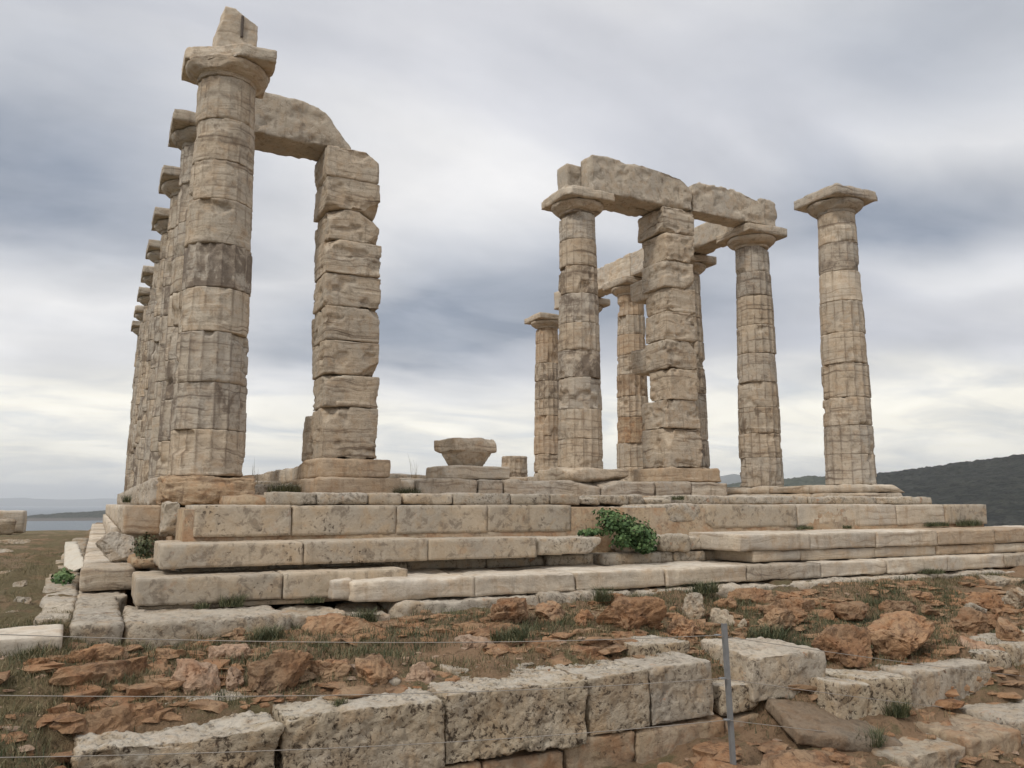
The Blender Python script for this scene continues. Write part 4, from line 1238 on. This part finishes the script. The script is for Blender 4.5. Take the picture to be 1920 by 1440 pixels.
block('block', -5.3, -3.72, 24.6, 25.9, -1.1, -0.25, MARBLE_PALE, lb, res=0.07, r=0.04, wave=0.03)
block('block', -4.7, -4.0, 23.6, 24.4, -1.1, -0.55, MARBLE, lb, res=0.07, r=0.10, wave=0.06, rot=0.3)
block('block', -5.4, -4.75, 23.3, 24.2, -1.1, -0.5, MARBLE, lb, res=0.07, r=0.12, wave=0.06, rot=-0.2)
for (X, Y, w, h, sd, lab) in [(-2.4, 2.2, 0.5, 0.07, 600, 'pale flat rock bedded in the left turf nearest the white slab'), (-3.2, 9.0, 0.9, 0.12, 601, 'long pale rock ridge in the left turf halfway to the sea'),
                              (-2.1, 0.4, 0.2, 0.06, 602, 'little pale stone in the turf beside the edging'), (-3.6, 16.0, 1.3, 0.12, 603, 'pale low rock ledge in the turf before the heap of fallen blocks')]:
    loose(lab, X, Y, w, w * .6, h, PALEROCK, sd, 0.1, group='stones in the left turf', res=0.03)

# outcrop of red bedrock at the bottom edge
P, Q = rock((3.3, 1.1, 0.50), 0.03, 777, facets=16, rough=0.03, strat=0.02)
bd = tag(obj('bedrock_outcrop', mesh_from('bedrock_outcrop', P, Q), REDROCK, None, (3.6, -7.35, -2.34), (0.0, 0.04, -0.12)), 'red bedrock hump along the bottom edge below the post', 'rock')

# ------------------------------------------------------------------ fence: steel post and wires
PX, PY = 2.95, -6.96
post = empty('fence_post', (PX, PY, -1.9))
tag(post, 'leaning grey steel fence post in the right foreground', 'post')
V = []
for z_, dx_ in ((-0.22, 0.0), (1.0, 0.0)):
    for (a, b_) in ((-.021, -.021), (.021, -.021), (.021, -.015), (-.015, -.015), (-.015, .021), (-.021, .021)):
        V.append((a * .78 + dx_, b_ * .78, z_))
q = [[i, (i + 1) % 6, 6 + (i + 1) % 6, 6 + i] for i in range(6)]
me = bpy.data.meshes.new('angle_bar')
me.from_pydata(V, [], q + [[5, 4, 3, 2, 1, 0], [6, 7, 8, 9, 10, 11]])
bar = obj('angle_bar', me, STEEL, post, (PX + 0.02, PY, -1.88), (0.0, -0.035, -YAW + 0.3))


def wire_curve(pts, rad=0.0026):
    ring = 5
    P = np.array(pts, float)
    V, F = [], []
    for i, p in enumerate(P):
        t_ = P[min(i + 1, len(P) - 1)] - P[max(i - 1, 0)]
        t_ /= np.linalg.norm(t_)
        a = np.cross(t_, (0, 0, 1))
        a /= np.linalg.norm(a)
        b_ = np.cross(a, t_)
        for k in range(ring):
            th = 2 * math.pi * k / ring
            V.append(p + rad * (math.cos(th) * a + math.sin(th) * b_))
    for i in range(len(P) - 1):
        for k in range(ring):
            F.append((i * ring + k, i * ring + (k + 1) % ring, (i + 1) * ring + (k + 1) % ring, (i + 1) * ring + k))
    return mesh_from('wire', np.array(V), np.array(F))


def cam_pt(u, v, F):
    """point at forward distance F seen towards the photo's u, v: used to find where the unseen next posts stand"""
    L = (u - 960) / 1553.0
    w = (720 - v) / 1553.0
    p = math.atan(225 / 1553)
    fw = math.cos(p) - w * math.sin(p)
    z = w * math.cos(p) + math.sin(p)
    k = F / fw
    lat, fwd = L * k, F
    return np.array([-1.316 + lat * math.cos(YAW) + fwd * math.sin(YAW), -11.96 - lat * math.sin(YAW) + fwd * math.cos(YAW), z * k])


wl_names = ['top', 'middle', 'lowest']
for i, (vl, vp, ur, vr) in enumerate([(1187, 1191, 1960, 1272), (1303, 1272, 1960, 1345), (1421, 1350, 1960, 1408)]):
    a = cam_pt(-60, vl, 4.45)
    m_ = cam_pt([1345, 1354, 1362][i], vp, 6.33)
    P, Q = stone((0.042, 0.042, 0.010), 0.008, 70 + i, r=0.003, wave=0.0, rough=0.001)
    obj('wire_tie', mesh_from('wire_tie', P, Q), STEEL, post, (float(m_[0]) + 0.012, float(m_[1]) + 0.01, float(m_[2]) - 0.006), (0, 0, -YAW + 0.3))
    c = cam_pt(ur, vr, 8.6)
    for side, (s, e_) in (('left', (a, m_)), ('right', (m_, c))):
        pts_ = []
        for k in range(25):
            f = k / 24
            p = s * (1 - f) + e_ * f
            p[2] -= (0.05 if side == 'left' else 0.02) * 4 * f * (1 - f)
            pts_.append(p)
        o = obj('fence_wire', wire_curve(pts_), WIRE)
        tag(o, '%s thin fence wire running from the steel post to the %s' % (wl_names[i], side), 'wire', 'fence wires')


# ------------------------------------------------------------------ plants
def blades(name, XYZ, hmin, hmax, width, seed, lean=0.5, tint=None):
    rng = np.random.default_rng(seed)
    n = len(XYZ)
    a = rng.uniform(0, 2 * math.pi, n)
    h = rng.uniform(hmin, hmax, n)
    ln = rng.uniform(0.1, lean, n) * h
    d = np.stack([np.cos(a), np.sin(a), np.zeros(n)], 1)
    s = np.stack([-np.sin(a), np.cos(a), np.zeros(n)], 1) * (width * rng.uniform(.6, 1.3, n))[:, None] / 2
    up = np.array([0, 0, 1.0])
    b0 = XYZ - s
    b1 = XYZ + s
    mid = XYZ + d * (ln * 0.35)[:, None] + up * (h * 0.6)[:, None]
    tip = XYZ + d * ln[:, None] + up * h[:, None]
    V = np.stack([b0, b1, mid - s * 0.7, mid + s * 0.7, tip], 1).reshape(-1, 3)
    base = np.arange(n)[:, None] * 5
    q = base + np.array([[0, 1, 3, 2]])
    t = base + np.array([[2, 3, 4]])
    me = mesh_from(name, V, q, t, smooth=False)
    tn = rng.uniform(0, 1, n) if tint is None else np.clip(tint + rng.normal(0, .18, n), 0, 1)
    at = me.attributes.new('tint', 'FLOAT', 'POINT')
    at.data.foreach_set('value', np.repeat(tn, 5).astype(np.float32))
    return me


def surf_z(X, Y):
    Pq = np.stack([X, Y, np.zeros_like(X)], 1)
    return ground_z(X, Y) + relief(Pq) - 0.012


def scatter(n, box, seed, thr, f=2.0, extra=None):
    rng = np.random.default_rng(seed)
    X = rng.uniform(box[0], box[1], n)
    Y = rng.uniform(box[2], box[3], n)
    Pq = np.stack([X, Y, np.zeros(n)], 1)
    m = fbm(Pq, f, 3, seed) + 0.5 * rng.uniform(-1, 1, n) > thr
    X, Y = X[m], Y[m]
    return np.stack([X, Y, surf_z(X, Y)], 1)


dry = np.concatenate([scatter(90000, (-1.8, 10.5, -5.95, -4.0), 3, 0.08), scatter(14000, (3.6, 9.0, -6.6, -5.95), 8, -0.05), scatter(50000, (-3.4, -0.9, -8.0, -3.2), 4, -0.05), scatter(18000, (-5, -1.85, -3.2, 8), 6, 0.0, 1.0),
                      scatter(9000, (2.0, 8, -8.0, -6.5), 7, 0.25)])
o = obj('dry_grass', blades('dry_grass', dry, 0.012, 0.08, 0.0045, 5, lean=1.6), GRASS)
tag(o, 'short dry grass scattered over the earth bank and left turf', kind='stuff')
grn = np.concatenate([scatter(80000, (-1.8, 10.5, -5.95, -4.05), 13, 0.26, 1.9), scatter(16000, (-3.2, -1.0, -7.5, -3.5), 14, 0.5, 1.6), scatter(22000, (3.4, 10, -6.1, -4.2), 19, 0.18, 1.3), scatter(5000, (3.6, 9.0, -6.6, -5.95), 20, 0.1, 1.3)])
o = obj('green_weeds', blades('green_weeds', grn, 0.02, 0.105, 0.0055, 15, lean=1.3), GREEN)
tag(o, 'low green weeds growing between the rocks', kind='stuff')


def leafy(centre, rad, n, size, seed, flat=1.0):
    """leaves on a lumpy mass"""
    rng = np.random.default_rng(seed)
    u = rng.normal(size=(n, 3))
    u /= np.linalg.norm(u, axis=1, keepdims=True)
    rr_ = rng.uniform(0.35, 1.0, n) ** 0.6 * (1 + 0.35 * fbm(u * 1.0 + seed, 2.3, 3, seed))
    P = np.array(centre) + u * rr_[:, None] * np.array(rad)
    nrm = u + rng.normal(0, 0.55, (n, 3)) + np.array([0, -0.2, 0.5])
    nrm /= np.linalg.norm(nrm, axis=1, keepdims=True)
    t1 = np.cross(nrm, rng.normal(size=(n, 3)))
    t1 /= np.linalg.norm(t1, axis=1, keepdims=True)
    t2 = np.cross(nrm, t1)
    s = (size * rng.uniform(0.6, 1.25, n))[:, None]
    V = np.stack([P - t1 * s * .5, P - t1 * s * .1 + t2 * s * .42, P + t1 * s * .5 + t2 * s * .12 - nrm * s * .12, P + t1 * s * .42 - t2 * s * .2, P - t1 * s * .1 - t2 * s * .42], 1).reshape(-1, 3)
    b_ = np.arange(n)[:, None] * 5
    q = b_ + np.array([[0, 1, 2, 4]])
    t = b_ + np.array([[2, 3, 4]])
    me = mesh_from('foliage', V, q, t, smooth=False)
    at = me.attributes.new('tint', 'FLOAT', 'POINT')
    at.data.foreach_set('value', np.repeat(np.clip(rng.uniform(0, 1, n) * .7 + .3 * u[:, 2], 0, 1), 5).astype(np.float32))
    return me


def stems(root, pts, seed, n, rad):
    rng = random.Random(seed)
    V, F = [], []
    for i in range(n):
        e_ = [root[k] + rng.uniform(-1, 1) * pts[k] for k in range(3)]
        b_ = len(V)
        for (p, w) in ((root, rad), (e_, rad * .4)):
            for (a, c) in ((-w, -w), (w, -w), (0, w)):
                V.append((p[0] + a, p[1] + c, p[2]))
        F += [[b_, b_ + 1, b_ + 4, b_ + 3], [b_ + 1, b_ + 2, b_ + 5, b_ + 4], [b_ + 2, b_, b_ + 3, b_ + 5]]
    return mesh_from('stem', np.array(V), np.array(F))


def shrub(label, lumps, mat, root, seed, size, name='shrub'):
    r = empty(name, root)
    tag(r, label, 'shrub')
    Vs = []
    for i, (c, rad, n) in enumerate(lumps):
        o = obj('foliage', leafy((0, 0, 0), rad, n, size, seed + i), mat, r, c)
    c0 = lumps[0][0]
    obj('stem', stems((0, 0, 0), (lumps[0][1][0] * .8, lumps[0][1][1] * .8, lumps[0][1][2]), seed, 12, 0.006), STEM, r, root)
    return r


shrub('leafy green shrub spilling over the steps right of centre',
      [((4.64, -2.94, -0.24), (0.22, 0.22, 0.13), 760), ((4.26, -3.0, -0.35), (0.22, 0.16, 0.05), 200), ((4.86, -3.05, -0.36), (0.30, 0.22, 0.15), 1000), ((4.55, -2.84, -0.12), (0.18, 0.16, 0.07), 110), ((4.95, -3.12, -0.50), (0.17, 0.18, 0.13), 520), ((4.68, -3.05, -0.46), (0.15, 0.16, 0.10), 150), ((5.08, -3.0, -0.40), (0.12, 0.12, 0.08), 80)],
      SHRUB, (4.7, -2.7, -0.6), 900, 0.045)
shrub('small bright plant beside the left flank step', [((-1.62, -0.15, -0.92), (0.13, 0.5, 0.12), 420)], SHRUB, (-1.62, -0.15, -1.0), 950, 0.05)
shrub('dark green weed in the gap behind the chipped boulder', [((-0.78, -1.25, -0.50), (0.12, 0.3, 0.17), 380)], GREEN, (-0.78, -1.25, -0.68), 955, 0.035)

WEEDS = [(0.02, -4.62, -1.12, .16, .10, 'dark green weed below the left foundation course'), (-0.10, -3.66, -0.95, .10, .10, 'wispy grey green weed against the third step'), (0.62, -3.68, -0.95, .09, .05, 'low green tuft at the foot of the third step'),
         (-0.38, -3.68, -0.95, .07, .05, 'small green tuft on the left end of the foundation'), (0.95, -4.40, -1.06, .14, .10, 'green weed beside the flat orange slab'), (3.55, -4.3, -1.02, .12, .14, 'green weed against the flat orange rock'),
         (5.0, -4.25, -1.0, .18, .12, 'bushy weed below the pale step above whitish rocks'), (2.05, -5.2, -1.18, .20, .10, 'spreading green weed in the middle of the bank'), (4.75, -5.45, -1.32, .2, .12, 'green weeds in front of the pointed red rock'),
         (8.1, -2.75, -0.37, .16, .05, 'green cushion on the second step at right'), (8.9, -2.8, -0.37, .08, .05, 'small green cushion on the second step'), (11.0, -2.75, -0.36, .24, .07, 'green cushion below the right end of the top step'), (11.8, -2.75, -0.36, .22, .10, 'bushy green plant by the right end of the top step'),
         (4.35, -6.98, -1.90, .14, .10, 'dark weed at the foot of the right wall'), (9.2, -3.95, -0.96, .16, .06, 'green tuft at the foot of the pale step'), (5.55, -1.75, 0.04, .1, .06, 'small weed behind the top step'), (1.55, 2.55, 0.20, .25, .14, 'dark weed beside the base of the left pier'),
         (3.35, 1.55, 0.15, .22, .12, 'green weed right of the left pier base'), (6.45, -1.85, 0.06, .14, .06, 'tuft behind the top step below the right pier'), (4.95, -6.75, -1.8, .12, .12, 'dark weed between the right wall blocks'),
         (-0.95, 0.6, 0.02, .05, .10, 'weed on the ledge beside the left row'), (0.25, -6.2, -1.36, .05, .06, 'wisp of weed on the long pitted wall')]
for i, (X, Y, Z, w, h, lab) in enumerate(WEEDS):
    rng = np.random.default_rng(i + 50)
    n = int(420 * (w / .15) ** 1.3) + 80
    a = rng.uniform(0, 6.28, n)
    r_ = np.sqrt(rng.uniform(0, 1, n)) * w
    pts_ = np.stack([np.cos(a) * r_, np.sin(a) * r_ * 0.7, np.zeros(n)], 1)
    pts_ += 0.35 * w * np.stack([vn(pts_ * 9 + i, 3), vn(pts_ * 9 + i, 4), 0 * a], 1)
    o = obj('weed_tuft', blades('weed_tuft', pts_, h * .2, h * 1.35, 0.0058, i, lean=1.7), GREEN, None, (X, Y, Z))
    tag(o, lab, 'weed', 'weeds in the joints')

# tall dry stalks against the sky
for i, (X, Y, Z, h, lab) in enumerate([(1.15, 3.3, 0.35, 0.55, 'thin dry stalk against the sky left of the pier'), (5.2, 6.2, 0.5, 0.75, 'thin dry stalk against the sky left of the fallen capital')]):
    rng = np.random.default_rng(i)
    n = 7
    pts_ = np.stack([rng.normal(0, .05, n), rng.normal(0, .05, n), np.zeros(n)], 1)
    o = obj('dry_stalk', blades('dry_stalk', pts_, h * .5, h, 0.008, i + 70, lean=0.5, tint=0.7), GRASS, None, (X, Y, Z))
    tag(o, lab, 'plant', 'dry stalks')
grs = np.random.default_rng(3).uniform((3.6, 3.4, 0), (11.0, 12, 0), (5000, 3))
grs[:, 2] = 0.09
o = obj('floor_grass', blades('floor_grass', grs, 0.08, 0.34, 0.014, 25), GRASS)
tag(o, 'rough grass growing on the temple floor behind the course', kind='stuff')

# rubble: uncountable small broken stones on the bank
def rubble(name, pts, smin, smax, seed, mat, label):
    rng = np.random.default_rng(seed)
    U, Q = box_grid((3, 2, 2))
    L = np.linalg.norm(U, axis=1, keepdims=True)
    S = U / L * (0.5 * L + 0.55)
    n = len(pts)
    nv = len(S)
    V = np.repeat(S[None], n, 0)
    for _ in range(8):
        v = rng.normal(size=(n, 3))
        v /= np.linalg.norm(v, axis=1, keepdims=True)
        c = rng.uniform(.5, .85, n)
        ex = np.clip(np.einsum('nvk,nk->nv', V, v) - c[:, None], 0, None)
        V = V - ex[..., None] * v[:, None, :]
    V = V * (1 + 0.10 * rng.normal(size=(n, nv, 1)))
    sz = smin * (smax / smin) ** (rng.uniform(0, 1, n) ** 1.8)
    dim = np.stack([sz * rng.uniform(.7, 1.3, n), sz * rng.uniform(.6, 1.1, n), sz * rng.uniform(.18, .42, n)], 1) / 2
    V = V * dim[:, None, :]
    a = rng.uniform(0, 6.28, n)
    ca, sa = np.cos(a)[:, None], np.sin(a)[:, None]
    X = V[..., 0] * ca - V[..., 1] * sa
    Y = V[..., 0] * sa + V[..., 1] * ca
    V = np.stack([X, Y, V[..., 2]], -1) + pts[:, None, :] + np.array([0, 0, 0.006])
    F = Q[None] + (np.arange(n) * nv)[:, None, None]
    return tag(obj(name, mesh_from(name, V.reshape(-1, 3), F.reshape(-1, 4), smooth=False), mat), label, kind='stuff')


rubble('red_rubble', np.concatenate([scatter(6000, (-1.4, 9.8, -5.95, -4.1), 41, -0.15, 1.4), scatter(700, (3.6, 9.0, -6.6, -5.95), 47, -0.1, 1.4), scatter(320, (-2.4, -0.9, -6.6, -4.6), 42, 0.0), scatter(1300, (1.0, 7.0, -7.9, -6.5), 43, 0.0)]), 0.03, 0.31, 1, REDROCK, 'small broken red stones strewn over the earth bank')
rubble('pale_rubble', np.concatenate([scatter(1100, (-1.5, 9.8, -5.95, -4.1), 44, 0.1, 1.4), scatter(300, (-3.4, -0.9, -7.6, -3.6), 45, 0.0), scatter(160, (2.5, 7.0, -7.6, -6.2), 46, 0.0)]), 0.02, 0.16, 2, PINKROCK, 'small pale broken stones strewn over the earth bank')

# pebbles
rngp = np.random.default_rng(8)
pb = np.concatenate([scatter(1300, (-1.9, 9.5, -6.2, -4.1), 31, -0.2), scatter(500, (-3.5, -1.1, -8, -3), 32, -0.2), scatter(400, (1.5, 7, -8.0, -6.6), 33, 0.0)])
ico = np.array([(1, 0, 0), (-1, 0, 0), (0, 1, 0), (0, -1, 0), (0, 0, 1), (0, 0, -1)], float)
icf = np.array([(0, 2, 4), (2, 1, 4), (1, 3, 4), (3, 0, 4), (2, 0, 5), (1, 2, 5), (3, 1, 5), (0, 3, 5)])
n = len(pb)
sz = rngp.uniform(0.005, 0.016, n)
Vp = (ico[None] * (sz[:, None, None] * rngp.uniform(.6, 1.3, (n, 6, 1))) * np.array([1, 1, .6]) + pb[:, None, :] + np.array([0, 0, 0.012])).reshape(-1, 3)
Tp = (icf[None] + np.arange(n)[:, None, None] * 6).reshape(-1, 3)
o = obj('pebbles', mesh_from('pebbles', Vp, None, Tp, smooth=False), PINKROCK)
tag(o, 'small stones strewn over the earth', kind='stuff')

# ------------------------------------------------------------------ air
HZ = True
if HZ:
    b_ = 48000.0
    V = [(x_, y_, z_) for z_ in (-64.0, 700.0) for (x_, y_) in ((-b_, -b_), (b_, -b_), (b_, b_), (-b_, b_))]
    F = [(3, 2, 1, 0), (4, 5, 6, 7), (0, 1, 5, 4), (1, 2, 6, 5), (2, 3, 7, 6), (3, 0, 4, 7)]
    me = bpy.data.meshes.new('haze')
    me.from_pydata(V, [], F)
    hm = bpy.data.materials.new('air')
    hm.use_nodes = True
    hm.node_tree.nodes.clear()
    t = NT(hm.node_tree)
    vol = t.add('ShaderNodeVolumePrincipled')
    vol.inputs['Color'].default_value = (0.93, 0.96, 1.0, 1)
    vol.inputs['Density'].default_value = 6.5e-5
    vol.inputs['Anisotropy'].default_value = 0.2
    mo = t.add('ShaderNodeOutputMaterial')
    t.l.new(vol.outputs[0], mo.inputs['Volume'])
    hob = obj('haze', me, hm)
    tag(hob, 'thin pale haze over land and sea', kind='stuff')

scene.cycles.max_bounces = 6
scene.cycles.diffuse_bounces = 3
scene.cycles.glossy_bounces = 2
scene.cycles.transmission_bounces = 2
scene.cycles.volume_bounces = 1
scene.cycles.use_denoising = True
print('tris', sum(len(o.data.loop_triangles) or sum(len(p.vertices) - 2 for p in o.data.polygons) for o in bpy.data.objects if o.type == 'MESH'))
